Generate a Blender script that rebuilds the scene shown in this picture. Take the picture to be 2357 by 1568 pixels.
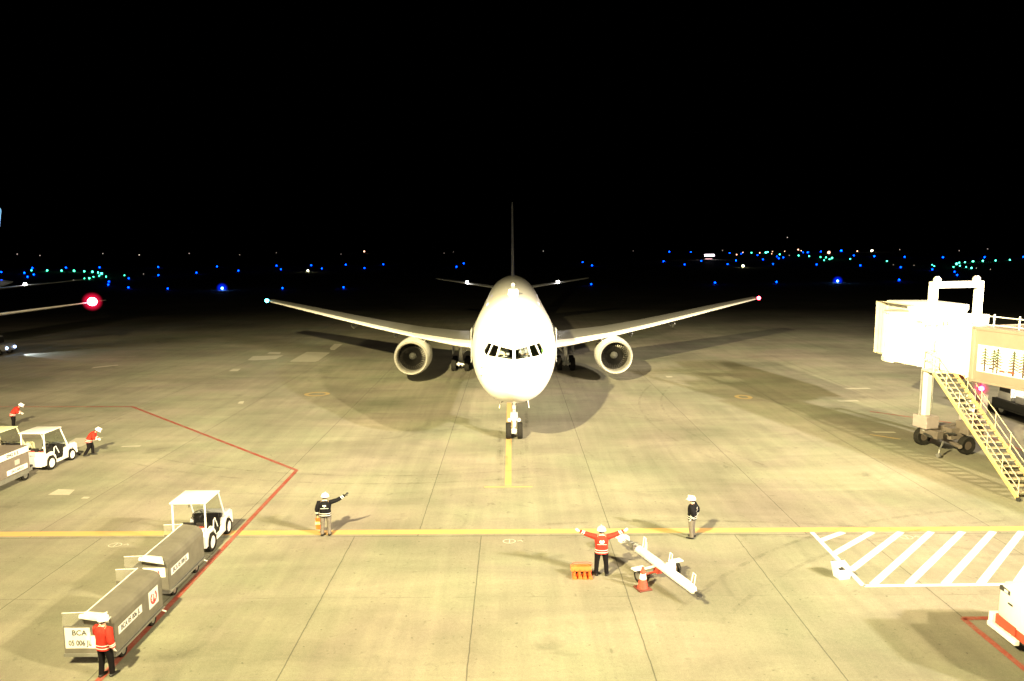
import bpy, bmesh, math, random
from mathutils import Vector, Matrix, Quaternion
from mathutils.bvhtree import BVHTree
R = math.radians
random.seed(7)
for o in list(bpy.data.objects): bpy.data.objects.remove(o)
SC = bpy.context.scene
COL = SC.collection

# ------------------------------------------------------------------ camera
cam = bpy.data.cameras.new('camera'); camo = bpy.data.objects.new('camera', cam); COL.objects.link(camo)
cam.sensor_width = 36; cam.lens = 36*1690/2357; cam.clip_end = 12000; cam.clip_start = .1
camo.location = (0, 0, 10.8)
camo.matrix_world = Matrix.Translation((0, 0, 10.8)) @ Matrix.Rotation(R(90-7.22), 4, 'X') @ Matrix.Rotation(R(-0.3), 4, 'Z')
SC.camera = camo
SC.render.engine = 'CYCLES'
SC.cycles.max_bounces = 6; SC.cycles.diffuse_bounces = 3
SC.cycles.use_denoising = True
SC.cycles.sample_clamp_indirect = 4
SC.view_settings.view_transform = 'Standard'; SC.view_settings.look = 'None'
SC.view_settings.exposure = 0; SC.view_settings.gamma = 1

# ------------------------------------------------------------------ night sky
w = bpy.data.worlds.new('World'); SC.world = w; w.use_nodes = True
nt = w.node_tree; bg = nt.nodes['Background']
sky = nt.nodes.new('ShaderNodeTexSky'); sky.sky_type = 'NISHITA'; sky.sun_disc = False
sky.sun_elevation = R(-5); sky.sun_rotation = R(200)
nt.links.new(sky.outputs[0], bg.inputs[0]); bg.inputs[1].default_value = 0.002

# ------------------------------------------------------------------ apron floodlights on the terminal roof, behind the camera
# asymmetric floodlight beam: intensity depends on the angle below the horizontal (stops: sine of that angle, intensity)
BEAM = ((.10, .03), (.17, .07), (.20, .40), (.235, 1.15), (.28, 1.75), (.34, 1.68), (.40, 1.22), (.50, .78), (.58, .60), (.65, .46), (.75, .35), (.85, .28), (1, .22))
def flood(p, t, watts, color, size=150, blend=.35, rad=.45):
    l = bpy.data.lights.new('floodlight', 'SPOT'); l.energy = watts; l.color = color
    l.spot_size = R(size); l.spot_blend = blend; l.shadow_soft_size = rad
    l.use_nodes = True; n = l.node_tree; e = n.nodes['Emission']
    ge = n.nodes.new('ShaderNodeNewGeometry'); sp = n.nodes.new('ShaderNodeSeparateXYZ'); ab = n.nodes.new('ShaderNodeMath'); ab.operation = 'ABSOLUTE'
    cr = n.nodes.new('ShaderNodeValToRGB'); el = cr.color_ramp.elements
    n.links.new(ge.outputs['Incoming'], sp.inputs[0]); n.links.new(sp.outputs[2], ab.inputs[0]); n.links.new(ab.outputs[0], cr.inputs[0]); n.links.new(cr.outputs[0], e.inputs['Strength'])
    for k, (a, v) in enumerate(BEAM):
        q = el[k] if k < 2 else el.new(a)
        q.position = a; q.color = (v, v, v, 1)
    o = bpy.data.objects.new('floodlight', l); COL.objects.link(o); o.location = p
    o.rotation_euler = (Vector(t)-Vector(p)).to_track_quat('-Z', 'Y').to_euler()
    return o
YEL = (1, .83, .41); WARM = (1, .81, .47); PNK = (1, .86, .69)
flood((-12, 3, 22.5), (5, 40, 0), 395e3, YEL, size=122, blend=.95, rad=.35)
flood((30, 2, 22), (8, 42, 0), 175e3, WARM, rad=.4)
flood((38, 0, 22), (30, 38, 0), 215e3, PNK, size=108, blend=.6, rad=.6)
flood((-66, 5, 21), (-36, 46, 0), 75e3, (1, .75, .48), size=110, rad=.5)

# ------------------------------------------------------------------ materials
MATS = {}
def mat(name, col, rough=.5, metal=0, var=.12, scale=3, emit=0, spec=.5, bump=0, coat=0):
    if name in MATS: return MATS[name]
    m = bpy.data.materials.new(name); m.use_nodes = True; n = m.node_tree; b = n.nodes['Principled BSDF']
    b.inputs['Roughness'].default_value = rough; b.inputs['Metallic'].default_value = metal
    b.inputs['Specular IOR Level'].default_value = spec
    if rough >= .79: b.inputs['Specular IOR Level'].default_value = .12
    if coat: b.inputs['Coat Weight'].default_value = coat
    c = (*col, 1)
    if emit:
        b.inputs['Base Color'].default_value = c
        b.inputs['Emission Color'].default_value = c; b.inputs['Emission Strength'].default_value = emit
    else:
        tc = n.nodes.new('ShaderNodeTexCoord'); no = n.nodes.new('ShaderNodeTexNoise')
        no.inputs['Scale'].default_value = scale; no.inputs['Detail'].default_value = 6; no.inputs['Roughness'].default_value = .65
        n.links.new(tc.outputs['Object'], no.inputs['Vector'])
        mx = n.nodes.new('ShaderNodeMix'); mx.data_type = 'RGBA'
        rp = n.nodes.new('ShaderNodeMapRange'); rp.inputs[1].default_value = .3; rp.inputs[2].default_value = .7
        n.links.new(no.outputs['Fac'], rp.inputs[0]); n.links.new(rp.outputs[0], mx.inputs[0])
        mx.inputs[6].default_value = (*[x*(1-var) for x in col], 1)
        mx.inputs[7].default_value = (*[min(1, x*(1+var)) for x in col], 1)
        n.links.new(mx.outputs[2], b.inputs['Base Color'])
        if bump:
            bp = n.nodes.new('ShaderNodeBump'); bp.inputs['Strength'].default_value = bump
            n.links.new(no.outputs['Fac'], bp.inputs['Height']); n.links.new(bp.outputs[0], b.inputs['Normal'])
    MATS[name] = m; return m
WHITE = mat('white_paint', (.8, .8, .78), .35, var=.05, coat=.3)
ACW = mat('aircraft_white', (.8, .8, .79), .3, var=.04, scale=.6, coat=.4)
ACG = mat('aircraft_grey', (.34, .35, .36), .4, var=.1, scale=.8)
METAL = mat('bare_metal', (.6, .6, .6), .28, 1, var=.1)
DULL = mat('dull_metal', (.35, .35, .34), .45, .8, var=.2)
DARK = mat('dark_metal', (.05, .05, .05), .5, .4, var=.3)
BLACK = mat('black_plastic', (.009, .009, .009), .5)
RUB = mat('tyre_rubber', (.016, .015, .013), .9, var=.3, scale=12, bump=.1)
RED = mat('red_cloth', (.42, .03, .02), .8, var=.2, scale=14, bump=.2)
NAVY = mat('navy_cloth', (.006, .006, .008), .8, var=.3, scale=14, bump=.2)
BLKC = mat('black_trousers', (.006, .005, .006), .85, var=.3, scale=14, bump=.2)
GRYC = mat('grey_trousers', (.13, .115, .10), .85, var=.2, scale=14, bump=.2)
SKIN = mat('skin', (.5, .3, .21), .55, var=.08)
HAIR = mat('black_hair', (.015, .012, .01), .6)
HELM = mat('helmet_white', (.8, .8, .8), .25, var=.03)
GLW = mat('white_glove', (.75, .74, .7), .8)
STRIPE = mat('reflective_tape', (.75, .75, .72), .4, var=.05)
ORG = mat('orange_plastic', (.75, .14, .03), .4, var=.1, scale=8)
ORC = mat('cone_orange', (.62, .065, .04), .5, var=.1, scale=8)
STEELG = mat('cart_grey', (.185, .175, .15), .42, .3, var=.18, scale=2.5)
YLW = mat('yellow_paint', (.60, .46, .2), .5, var=.15, scale=4)
CREAM = mat('bridge_cream', (.225, .18, .15), .5, var=.07, scale=1.2)
BRW = mat('bridge_white', (.66, .65, .62), .45, var=.05, scale=1.5)
PALEY = mat('pale_yellow_paint', (.68, .68, .46), .5)
SEAT = mat('red_seat', (.55, .05, .03), .6)
GLASS = bpy.data.materials.new('cockpit_glass'); GLASS.use_nodes = True
_n = GLASS.node_tree; _n.nodes.clear()
_o = _n.nodes.new('ShaderNodeOutputMaterial'); _m = _n.nodes.new('ShaderNodeMixShader'); _t = _n.nodes.new('ShaderNodeBsdfTransparent'); _g = _n.nodes.new('ShaderNodeBsdfGlossy')
_g.inputs['Roughness'].default_value = .03; _t.inputs[0].default_value = (.8, .85, .8, 1); _m.inputs[0].default_value = .12
_n.links.new(_t.outputs[0], _m.inputs[1]); _n.links.new(_g.outputs[0], _m.inputs[2]); _n.links.new(_m.outputs[0], _o.inputs[0])
VINYL = bpy.data.materials.new('clear_vinyl'); VINYL.use_nodes = True
_n = VINYL.node_tree; _n.nodes.clear()
_o = _n.nodes.new('ShaderNodeOutputMaterial'); _m = _n.nodes.new('ShaderNodeMixShader'); _t = _n.nodes.new('ShaderNodeBsdfTransparent'); _g = _n.nodes.new('ShaderNodeBsdfPrincipled')
_g.inputs['Base Color'].default_value = (.4, .39, .36, 1); _g.inputs['Roughness'].default_value = .3; _m.inputs[0].default_value = .3
_n.links.new(_t.outputs[0], _m.inputs[1]); _n.links.new(_g.outputs[0], _m.inputs[2]); _n.links.new(_m.outputs[0], _o.inputs[0])

def halo(name, col, k):   # glare painted as a coloured dome round a lamp
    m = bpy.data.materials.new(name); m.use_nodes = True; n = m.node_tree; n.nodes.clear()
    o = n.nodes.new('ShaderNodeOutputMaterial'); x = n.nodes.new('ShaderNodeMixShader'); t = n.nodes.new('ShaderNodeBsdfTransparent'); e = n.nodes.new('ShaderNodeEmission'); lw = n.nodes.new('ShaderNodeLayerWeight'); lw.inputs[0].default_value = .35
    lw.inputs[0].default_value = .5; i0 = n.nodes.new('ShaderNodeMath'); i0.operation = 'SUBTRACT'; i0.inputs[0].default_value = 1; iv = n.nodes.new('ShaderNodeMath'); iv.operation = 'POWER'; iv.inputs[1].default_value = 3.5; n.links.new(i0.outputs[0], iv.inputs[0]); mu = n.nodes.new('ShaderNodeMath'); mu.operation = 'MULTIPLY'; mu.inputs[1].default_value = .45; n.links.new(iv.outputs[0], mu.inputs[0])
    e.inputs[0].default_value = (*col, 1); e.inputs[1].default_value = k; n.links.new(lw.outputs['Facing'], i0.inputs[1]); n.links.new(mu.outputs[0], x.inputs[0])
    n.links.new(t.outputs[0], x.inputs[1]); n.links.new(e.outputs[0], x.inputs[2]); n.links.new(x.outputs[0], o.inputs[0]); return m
HALOR = halo('red_glare_halo', (1, .01, .06), 2.0); HALOM = halo('magenta_glare_halo', (1, .02, .16), 1.6); HALOB = halo('blue_glare_halo', (0, .02, 1), 1.8)  # soft glowing shells that stand in for lamp glare
# ------------------------------------------------------------------ mesh helpers
class MB:
    def __init__(s): s.v = []; s.f = []; s.m = []; s.cur = 0
    def add(s, vs, fs):
        k = len(s.v); s.v += [tuple(v) for v in vs]; s.f += [tuple(i+k for i in f) for f in fs]; s.m += [s.cur]*len(fs); return s
    def box(s, x0, x1, y0, y1, z0, z1, M=None, taper=None):
        vs = [Vector((x, y, z)) for z in (z0, z1) for y in (y0, y1) for x in (x0, x1)]
        if taper:
            cx = (x0+x1)/2; cy = (y0+y1)/2
            for v in vs[4:]: v.x = cx+(v.x-cx)*taper[0]; v.y = cy+(v.y-cy)*taper[1]
        if M is not None: vs = [M @ v for v in vs]
        return s.add(vs, [(0, 2, 3, 1), (4, 5, 7, 6), (0, 1, 5, 4), (2, 6, 7, 3), (0, 4, 6, 2), (1, 3, 7, 5)])
    def tube(s, p0, p1, r0, r1=None, n=10, caps=True):
        if r1 is None: r1 = r0
        return s.loft([(Vector(p0), r0, r0), (Vector(p1), r1, r1)], n, caps)
    def path(s, pts, r, n=6):
        return s.loft([(Vector(p), r, r) for p in pts], n, True)
    def loft(s, secs, n=12, caps=True, right=None, square=2):
        pts = [Vector(q[0]) for q in secs]; rings = []; prev = None
        for i, (c, ra, rb) in enumerate(secs):
            a = pts[max(i-1, 0)]; b = pts[min(i+1, len(pts)-1)]; t = (b-a)
            t = t.normalized() if t.length > 1e-9 else Vector((0, 0, 1))
            rr = Vector(right) if right is not None else (prev if prev is not None else (Vector((1, 0, 0)) if abs(t.x) < .8 else Vector((0, 1, 0))))
            x = (rr-t*rr.dot(t))
            x = x.normalized() if x.length > 1e-6 else t.orthogonal().normalized()
            prev = x; y = t.cross(x)
            ring = []
            for k in range(n):
                th = 2*math.pi*k/n; ca, sa = math.cos(th), math.sin(th)
                e = 2/square
                ring.append(Vector(c)+x*ra*math.copysign(abs(ca)**e, ca)+y*rb*math.copysign(abs(sa)**e, sa))
            rings.append(ring)
        return s.rings(rings, caps)
    def rings(s, rings, caps=True, closed=True):
        n = len(rings[0]); vs = [v for r in rings for v in r]; fs = []
        for i in range(len(rings)-1):
            for k in range(n if closed else n-1):
                a = i*n+k; b = i*n+(k+1) % n; fs.append((a, b, b+n, a+n))
        if caps: fs.append(tuple(range(n-1, -1, -1))); fs.append(tuple((len(rings)-1)*n+k for k in range(n)))
        return s.add(vs, fs)
    def prism(s, poly, f0, f1, caps=True):
        n = len(poly); vs = [f0(p) for p in poly]+[f1(p) for p in poly]
        fs = [(k, (k+1) % n, n+(k+1) % n, n+k) for k in range(n)]
        if caps: fs += [tuple(range(n-1, -1, -1)), tuple(range(n, 2*n))]
        return s.add(vs, fs)
    def lathe(s, prof, c=(0, 0, 0), axis='y', n=24, closed=False):
        rs = []
        for (a, r) in prof:
            ring = []
            for k in range(n):
                th = 2*math.pi*k/n; p = (r*math.cos(th), r*math.sin(th))
                q = {'y': (p[0], a, p[1]), 'z': (p[0], p[1], a), 'x': (a, p[0], p[1])}[axis]
                ring.append(Vector(c)+Vector(q))
            rs.append(ring)
        return s.rings(rs, caps=not closed) if not closed else s.rings(rs+[rs[0]], caps=False)
    def sphere(s, c, r, n=10, z0=-1, sc=(1, 1, 1)):
        rings = []
        m = max(4, n//2)
        for i in range(m+1):
            ph = -math.pi/2+math.pi*i/m
            zz = math.sin(ph)
            if zz < z0: continue
            rr = max(math.cos(ph), .02)
            rings.append([Vector(c)+Vector((rr*math.cos(2*math.pi*k/n)*r*sc[0], rr*math.sin(2*math.pi*k/n)*r*sc[1], zz*r*sc[2])) for k in range(n)])
        return s.rings(rings)
    def build(s, name, mats, parent=None, smooth=False, bevel=0, M=None, recalc=True):
        me = bpy.data.meshes.new(name)
        vs = s.v if M is None else [tuple(M @ Vector(v)) for v in s.v]
        me.from_pydata(vs, [], s.f); me.update()
        ms = mats if isinstance(mats, (list, tuple)) else [mats]
        for m in ms: me.materials.append(m)
        for p, k in zip(me.polygons, s.m): p.material_index = k
        if recalc or bevel:
            bm = bmesh.new(); bm.from_mesh(me)
            bmesh.ops.recalc_face_normals(bm, faces=bm.faces)
            if bevel:
                es = [e for e in bm.edges if len(e.link_faces) == 2 and e.calc_face_angle(0) > R(30)]
                bmesh.ops.bevel(bm, geom=es, offset=bevel, segments=2, affect='EDGES', profile=.6)
            bm.to_mesh(me); bm.free()
        if smooth:
            for p in me.polygons: p.use_smooth = True
            try: me.set_sharp_from_angle(angle=R(42))
            except Exception: pass
        o = bpy.data.objects.new(name, me); COL.objects.link(o)
        if parent is not None: o.parent = parent
        return o

def thing(name, label, cat, loc=(0, 0, 0), rz=0, group=None):
    o = bpy.data.objects.new(name, None); COL.objects.link(o); o.empty_display_size = .2
    o.location = loc; o.rotation_euler = (0, 0, rz); return tag(o, label, cat, group)
def tag(o, label, cat, group=None):
    o['label'] = label; o['category'] = cat
    if group: o['group'] = group
    return o
def struct(o, kind='structure'): o['kind'] = kind; return o
def dup(root, loc, rz=None, label=None, group=None):
    def cp(o, par):
        c = o.copy(); COL.objects.link(c)
        if par is not None: c.parent = par
        for ch in o.children: cp(ch, c)
        return c
    r = cp(root, None); r.location = loc
    if rz is not None: r.rotation_euler = (0, 0, rz)
    if label: r['label'] = label
    if group: r['group'] = group
    return r
def text(name, body, size, m, parent, M, ext=.003, align='CENTER', stretch=1):
    c = bpy.data.curves.new(name, 'FONT'); c.body = body; c.size = size; c.extrude = ext; c.align_x = align; c.align_y = 'CENTER'; c.offset = size*.012
    t = bpy.data.objects.new(name, c); COL.objects.link(t)
    dg = bpy.context.evaluated_depsgraph_get(); dg.update()
    me = bpy.data.meshes.new_from_object(t.evaluated_get(dg)); bpy.data.objects.remove(t)
    me.materials.clear(); me.materials.append(m)
    me.transform(M @ Matrix.Diagonal((stretch, 1, 1, 1)))
    o = bpy.data.objects.new(name, me); COL.objects.link(o); o.parent = parent
    return o
def plate_matrix(o, x, y):
    x = Vector(x).normalized(); y = Vector(y); y = (y-x*x.dot(y)).normalized(); z = x.cross(y)
    return Matrix(((x.x, y.x, z.x, o[0]), (x.y, y.y, z.y, o[1]), (x.z, y.z, z.z, o[2]), (0, 0, 0, 1)))
def wheel(parent, c, r, wd, axis='x', rim=METAL, rimr=.55, face=1):
    t = MB(); h = wd/2
    t.lathe([(-h*.7, r*rimr), (-h, r*.72), (-h, r*.9), (-h*.7, r), (h*.7, r), (h, r*.9), (h, r*.72), (h*.7, r*rimr), (-h*.7, r*rimr)], c, axis, 28, closed=False)
    w_ = t.build('wheel', RUB, parent, smooth=True)
    q = MB(); q.lathe([(-h*.75, r*rimr*1.02), (-h*.5, r*rimr*.7), (-h*.62, r*.15), (h*.62, r*.15), (h*.5, r*rimr*.7), (h*.75, r*rimr*1.02)], c, axis, 20)
    q.build('rim', rim, w_, smooth=True)
    return w_

# ------------------------------------------------------------------ apron
def apron_mat():
    m = bpy.data.materials.new('apron_concrete'); m.use_nodes = True; n = m.node_tree; L = n.links.new; b = n.nodes['Principled BSDF']
    def N(t, **k):
        x = n.nodes.new(t)
        for a, v in k.items(): setattr(x, a, v)
        return x
    geo = N('ShaderNodeNewGeometry'); sep = N('ShaderNodeSeparateXYZ'); L(geo.outputs['Position'], sep.inputs[0])
    X, Y = sep.outputs[0], sep.outputs[1]
    def M(op, a, b_=None, c=None):
        x = N('ShaderNodeMath', operation=op)
        for i, v in enumerate((a, b_, c)):
            if v is None: continue
            if isinstance(v, (int, float)): x.inputs[i].default_value = v
            else: L(v, x.inputs[i])
        return x.outputs[0]
    def noise(scale, det=4, rough=.6, sc=(1, 1, 1), dist=0):
        mp = N('ShaderNodeMapping'); mp.inputs['Scale'].default_value = sc; L(geo.outputs['Position'], mp.inputs[0])
        x = N('ShaderNodeTexNoise'); x.inputs['Scale'].default_value = scale; x.inputs['Detail'].default_value = det; x.inputs['Roughness'].default_value = rough; x.inputs['Distortion'].default_value = dist
        L(mp.outputs[0], x.inputs['Vector']); return x.outputs['Fac']
    def rng(v, a, b_, c, d):
        x = N('ShaderNodeMapRange'); L(v, x.inputs[0])
        for i, q in enumerate((a, b_, c, d)): x.inputs[i+1].default_value = q
        return x.outputs[0]
    wob = M('MULTIPLY', M('SUBTRACT', noise(1.7), .5), .06)
    near = M('LESS_THAN', Y, 26.62)
    def jd(v, off, sp):   # distance to the nearest joint
        q = M('DIVIDE', M('SUBTRACT', M('ADD', v, wob), off), sp)
        return M('MULTIPLY', M('ABSOLUTE', M('SUBTRACT', q, M('ROUND', q))), sp)
    j1 = jd(X, -1.2, 4.78); j2 = jd(X, -3.6, 7.35)
    jx = M('ADD', M('MULTIPLY', j1, near), M('MULTIPLY', j2, M('SUBTRACT', 1, near)))
    jy = jd(Y, 26.62, 4.93)
    lx = rng(jx, .008, .024, 1, 0)
    ly = M('MULTIPLY', rng(jy, .01, .03, 1, 0), rng(noise(.7), .45, .6, 0, .55))
    jedge = rng(M('ABSOLUTE', M('SUBTRACT', Y, M('ADD', wob, 26.58))), .015, .04, .8, 0)
    joint = M('MAXIMUM', M('MAXIMUM', lx, ly), jedge)
    # slab tone
    sx = M('FLOOR', M('DIVIDE', M('SUBTRACT', X, -3.6), 7.35)); sy = M('FLOOR', M('DIVIDE', M('SUBTRACT', Y, 26.62), 4.93))
    cb = N('ShaderNodeCombineXYZ'); L(sx, cb.inputs[0]); L(sy, cb.inputs[1])
    wn = N('ShaderNodeTexWhiteNoise'); L(cb.outputs[0], wn.inputs[0])
    tone = rng(wn.outputs['Value'], 0, 1, .96, 1.04)
    big = rng(noise(.09, 5, .55, dist=.4), .3, .7, .66, 1.17)
    streak = rng(noise(.35, 6, .65, (.35, 1.2, 1), .8), .3, .72, .78, 1.12)
    fine = rng(noise(9, 6, .75), .25, .75, .86, 1.13)
    grit = rng(noise(34, 4, .85), .3, .7, .74, 1.26)
    spots = rng(noise(2.6, 3, .5, dist=1), .66, .74, 1, .78)
    t = M('MULTIPLY', M('MULTIPLY', M('MULTIPLY', tone, big), M('MULTIPLY', streak, fine)), M('MULTIPLY', grit, spots))
    trk = rng(noise(1.1, 5, .6, (1.6, .10, 1), .3), .3, .72, .86, 1.06)
    stain = rng(noise(.22, 4, .7, dist=1.5), .60, .72, 1, .74)
    drip = rng(noise(6.5, 2, .4), .70, .76, 1, .62)
    t = M('MULTIPLY', t, M('MULTIPLY', trk, M('MULTIPLY', stain, drip)))
    t2 = M('MULTIPLY', t, M('SUBTRACT', 1, M('MULTIPLY', joint, .55)))
    hue = N('ShaderNodeMix', data_type='RGBA'); L(rng(noise(.16, 3), .35, .65, 0, 1), hue.inputs[0])
    hue.inputs[6].default_value = (.262, .242, .19, 1); hue.inputs[7].default_value = (.235, .243, .175, 1)
    h2 = N('ShaderNodeMix', data_type='RGBA'); L(rng(noise(.11, 4, .6, dist=.8), .5, .7, 0, .8), h2.inputs[0]); L(hue.outputs[2], h2.inputs[6]); h2.inputs[7].default_value = (.265, .232, .20, 1)
    mul = N('ShaderNodeVectorMath', operation='SCALE'); L(h2.outputs[2], mul.inputs[0]); L(t2, mul.inputs['Scale'])
    L(mul.outputs[0], b.inputs['Base Color']); b.inputs['Roughness'].default_value = .75; b.inputs['Specular IOR Level'].default_value = .3
    bp = N('ShaderNodeBump'); bp.inputs['Strength'].default_value = .12; bp.inputs['Distance'].default_value = .02; L(noise(30, 4), bp.inputs['Height']); L(bp.outputs[0], b.inputs['Normal'])
    return m
def paint_mat(name, col, wear=.35):
    m = bpy.data.materials.new(name); m.use_nodes = True; n = m.node_tree; L = n.links.new; b = n.nodes['Principled BSDF']
    geo = n.nodes.new('ShaderNodeNewGeometry')
    def noise(s):
        x = n.nodes.new('ShaderNodeTexNoise'); x.inputs['Scale'].default_value = s; x.inputs['Detail'].default_value = 6; x.inputs['Roughness'].default_value = .7; L(geo.outputs['Position'], x.inputs['Vector']); return x.outputs['Fac']
    mx = n.nodes.new('ShaderNodeMix'); mx.data_type = 'RGBA'
    rp = n.nodes.new('ShaderNodeMapRange'); rp.inputs[1].default_value = .47; rp.inputs[2].default_value = .68; rp.inputs[4].default_value = wear*1.6; ad = n.nodes.new('ShaderNodeMath'); ad.operation = 'MULTIPLY_ADD'; ad.inputs[1].default_value = .55; L(noise(14), ad.inputs[0]); m5 = n.nodes.new('ShaderNodeMath'); m5.operation = 'MULTIPLY'; m5.inputs[1].default_value = .45; L(noise(1.3), m5.inputs[0]); L(m5.outputs[0], ad.inputs[2]); L(ad.outputs[0], rp.inputs[0]); L(rp.outputs[0], mx.inputs[0])
    mx.inputs[6].default_value = (*col, 1); mx.inputs[7].default_value = (.24, .22, .18, 1)
    L(mx.outputs[2], b.inputs['Base Color']); b.inputs['Roughness'].default_value = .6
    return m
PY = paint_mat('apron_yellow_paint', (.50, .305, .115)); PW = paint_mat('apron_white_paint', (.8, .8, .74), .2)
PR = paint_mat('apron_red_paint', (.24, .045, .03), .45); PRF = paint_mat('apron_red_paint_faded', (.35, .12, .08), .6)
PATCH = paint_mat('pale_patch', (.40, .38, .31), .4); CHALK = paint_mat('chalk', (.5, .5, .44), .75); OCH = paint_mat('ochre_mark', (.36, .26, .11), .75)
AP = apron_mat()
g = MB(); S_ = 6000
g.add([(-S_, -200, 0), (S_, -200, 0), (S_, 9000, 0), (-S_, 9000, 0)], [(0, 1, 2, 3)])
struct(g.build('ground', AP, recalc=False))

def flat(name, quads, m, z=.004):
    q = MB()
    for p in quads: q.add([(x, y, z) for x, y in p], [tuple(range(len(p)))])
    o = q.build(name, m)
    for p in o.data.polygons:
        if p.normal.z < 0: p.flip()
    return struct(o)
def seg(a, b, wd):
    a = Vector(a); b = Vector(b); d = (b-a).normalized(); nrm = Vector((-d.y, d.x))*wd/2
    return [tuple(a-nrm), tuple(b-nrm), tuple(b+nrm), tuple(a+nrm)]
def line(name, pts, wd, m, z=.004):
    return flat(name, [seg(a, b, wd) for a, b in zip(pts, pts[1:])], m, z)
line('yellow_stand_line', [(-90, 27.0), (-8, 27.0), (8, 27.02), (90, 27.06)], .46, PY)
line('yellow_lead_in_line', [(-.21, 32.45), (-.21, 150)], .31, PY)
line('yellow_stop_bar', [(-1.30, 32.27), (.90, 32.27)], .17, PY, .008)
line('red_boundary_line_left', [(-10.42, 8), (-10.6, 34.96), (-26.3, 49.85), (-29.5, 49.9)], .18, PR, .012)
line('red_boundary_line_faded', [(-29.5, 49.9), (-60, 50.6)], .14, PRF, .012)
line('red_boundary_line_right', [(13.08, 8), (13.1, 20.2), (16, 20.25)], .19, PR, .012)
line('red_boundary_line_far', [(26.9, 30), (27.05, 43.8), (23.5, 47.2)], .14, PR, .012)
hs = [((11.3, 25.93), (12.55, 26.76)), ((11.3, 24.76), (13.65, 26.76)), ((11.3, 23.43), (14.75, 26.76)), ((11.55, 22.4), (15.9, 26.76)), ((12.68, 22.4), (17.08, 26.76)), ((13.86, 22.4), (18.25, 26.76)), ((15.0, 22.4), (19.35, 26.76)), ((16.15, 22.4), (20.5, 26.76))]
flat('white_hatching', [seg(a, b, .24) for a, b in hs], PW)
line('white_hatching_outline', [(11.36, 26.76), (11.2, 22.3), (24, 22.45)], .17, PW, .008)
def ell(cx, cy, rx, ry, n=28, ph=0, wd=.05):
    qs = []
    for k in range(n):
        a, b = 2*math.pi*k/n, 2*math.pi*(k+1)/n
        qs.append([(cx+rx*math.cos(a), cy+ry*math.sin(a)), (cx+rx*math.cos(b), cy+ry*math.sin(b)), (cx+(rx-wd)*math.cos(b), cy+(ry-wd)*math.sin(b)), (cx+(rx-wd)*math.cos(a), cy+(ry-wd)*math.sin(a))])
    return qs
ch = []
for cx, cy in ((-14.66, 25.9), (-.14, 26.06), (14.68, 26.25)):
    ch += ell(cx, cy, .24, .2, wd=.03)+[seg((cx, cy-.15), (cx+.02, cy+.15), .03)]
    ch += [seg((cx+.3, cy), (cx+.42, cy+.1), .03), seg((cx+.42, cy+.1), (cx+.5, cy-.05), .03)]
flat('chalk_marks', ch, CHALK, .004)
flat('ochre_ring_marks', ell(-14.6, 53.97, .95, .8, wd=.3)+ell(16.7, 52.1, .62, .75, wd=.3), OCH, .004)
pt = [[(-25.87, 70.98), (-26.27, 73.65), (-23.34, 74.21), (-23.32, 71.59), (-25.15, 70.86)], [(-25.41, 75.42), (-25.54, 76.6), (-24.33, 76.56), (-23.99, 75.11)],
      [(-21.45, 69.9), (-21.57, 73.74), (-21.63, 76.62), (-19.02, 75.99), (-18.8, 70.5), (-18.95, 69.73)], [(-19.89, 79.38), (-20.25, 83.05), (-19.28, 83.01), (-19.02, 77.91), (-19.41, 77.92)],
      [(-25.24, 64.56), (-25.32, 65.83), (-24.67, 65.93), (-24.45, 64.54)], [(-19.34, 50.73), (-19.46, 51.47), (-19.19, 51.59), (-18.95, 50.72)],
      [(-20.66, 31.52), (-20.68, 32.31), (-19.86, 32.2), (-19.7, 31.5)], [(-25.02, 40.01), (-25.26, 41.44), (-23.72, 41.58), (-23.88, 39.38)],
      [(-18.9, 31.0), (-18.9, 31.25), (-18.6, 31.25), (-18.6, 31.0)], [(-21.6, 39.4), (-21.6, 39.65), (-20.6, 39.75), (-20.6, 39.5)],
      [(12.9, 60.3), (12.9, 60.9), (13.4, 60.9), (13.4, 60.3)], [(25.5, 54.8), (25.3, 55.2), (27.2, 55.3), (27.3, 54.9)], [(22.9, 50.3), (22.8, 50.7), (24.3, 50.8), (24.3, 50.4)],
      [(21.1, 41.7), (21.0, 42.0), (22.3, 41.9), (22.3, 41.6)], [(-38.6, 66.5), (-38.8, 67.3), (-37.3, 68.6), (-37.0, 68.2)]]
flat('pale_repair_patches', pt, PATCH, .004)
flat('orange_mark', [seg((20.6, 41.3), (21.8, 40.2), .22)], OCH, .004)

# rubber marks left on the concrete
tm = bpy.data.materials.new('rubber_mark'); tm.use_nodes = True; n = tm.node_tree; n.nodes.clear(); L = n.links.new
o_ = n.nodes.new('ShaderNodeOutputMaterial'); mx = n.nodes.new('ShaderNodeMixShader'); tr = n.nodes.new('ShaderNodeBsdfTransparent'); df = n.nodes.new('ShaderNodeBsdfDiffuse'); df.inputs[0].default_value = (.05, .042, .03, 1)
ge = n.nodes.new('ShaderNodeNewGeometry'); no = n.nodes.new('ShaderNodeTexNoise'); no.inputs['Scale'].default_value = 1.3; no.inputs['Detail'].default_value = 7; no.inputs['Roughness'].default_value = .75
rp = n.nodes.new('ShaderNodeMapRange'); rp.inputs[1].default_value = .42; rp.inputs[2].default_value = .72; rp.inputs[4].default_value = .27
L(ge.outputs['Position'], no.inputs['Vector']); L(no.outputs['Fac'], rp.inputs[0]); L(rp.outputs[0], mx.inputs[0]); L(tr.outputs[0], mx.inputs[1]); L(df.outputs[0], mx.inputs[2]); L(mx.outputs[0], o_.inputs[0])
rr = random.Random(11); tq = []
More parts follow.
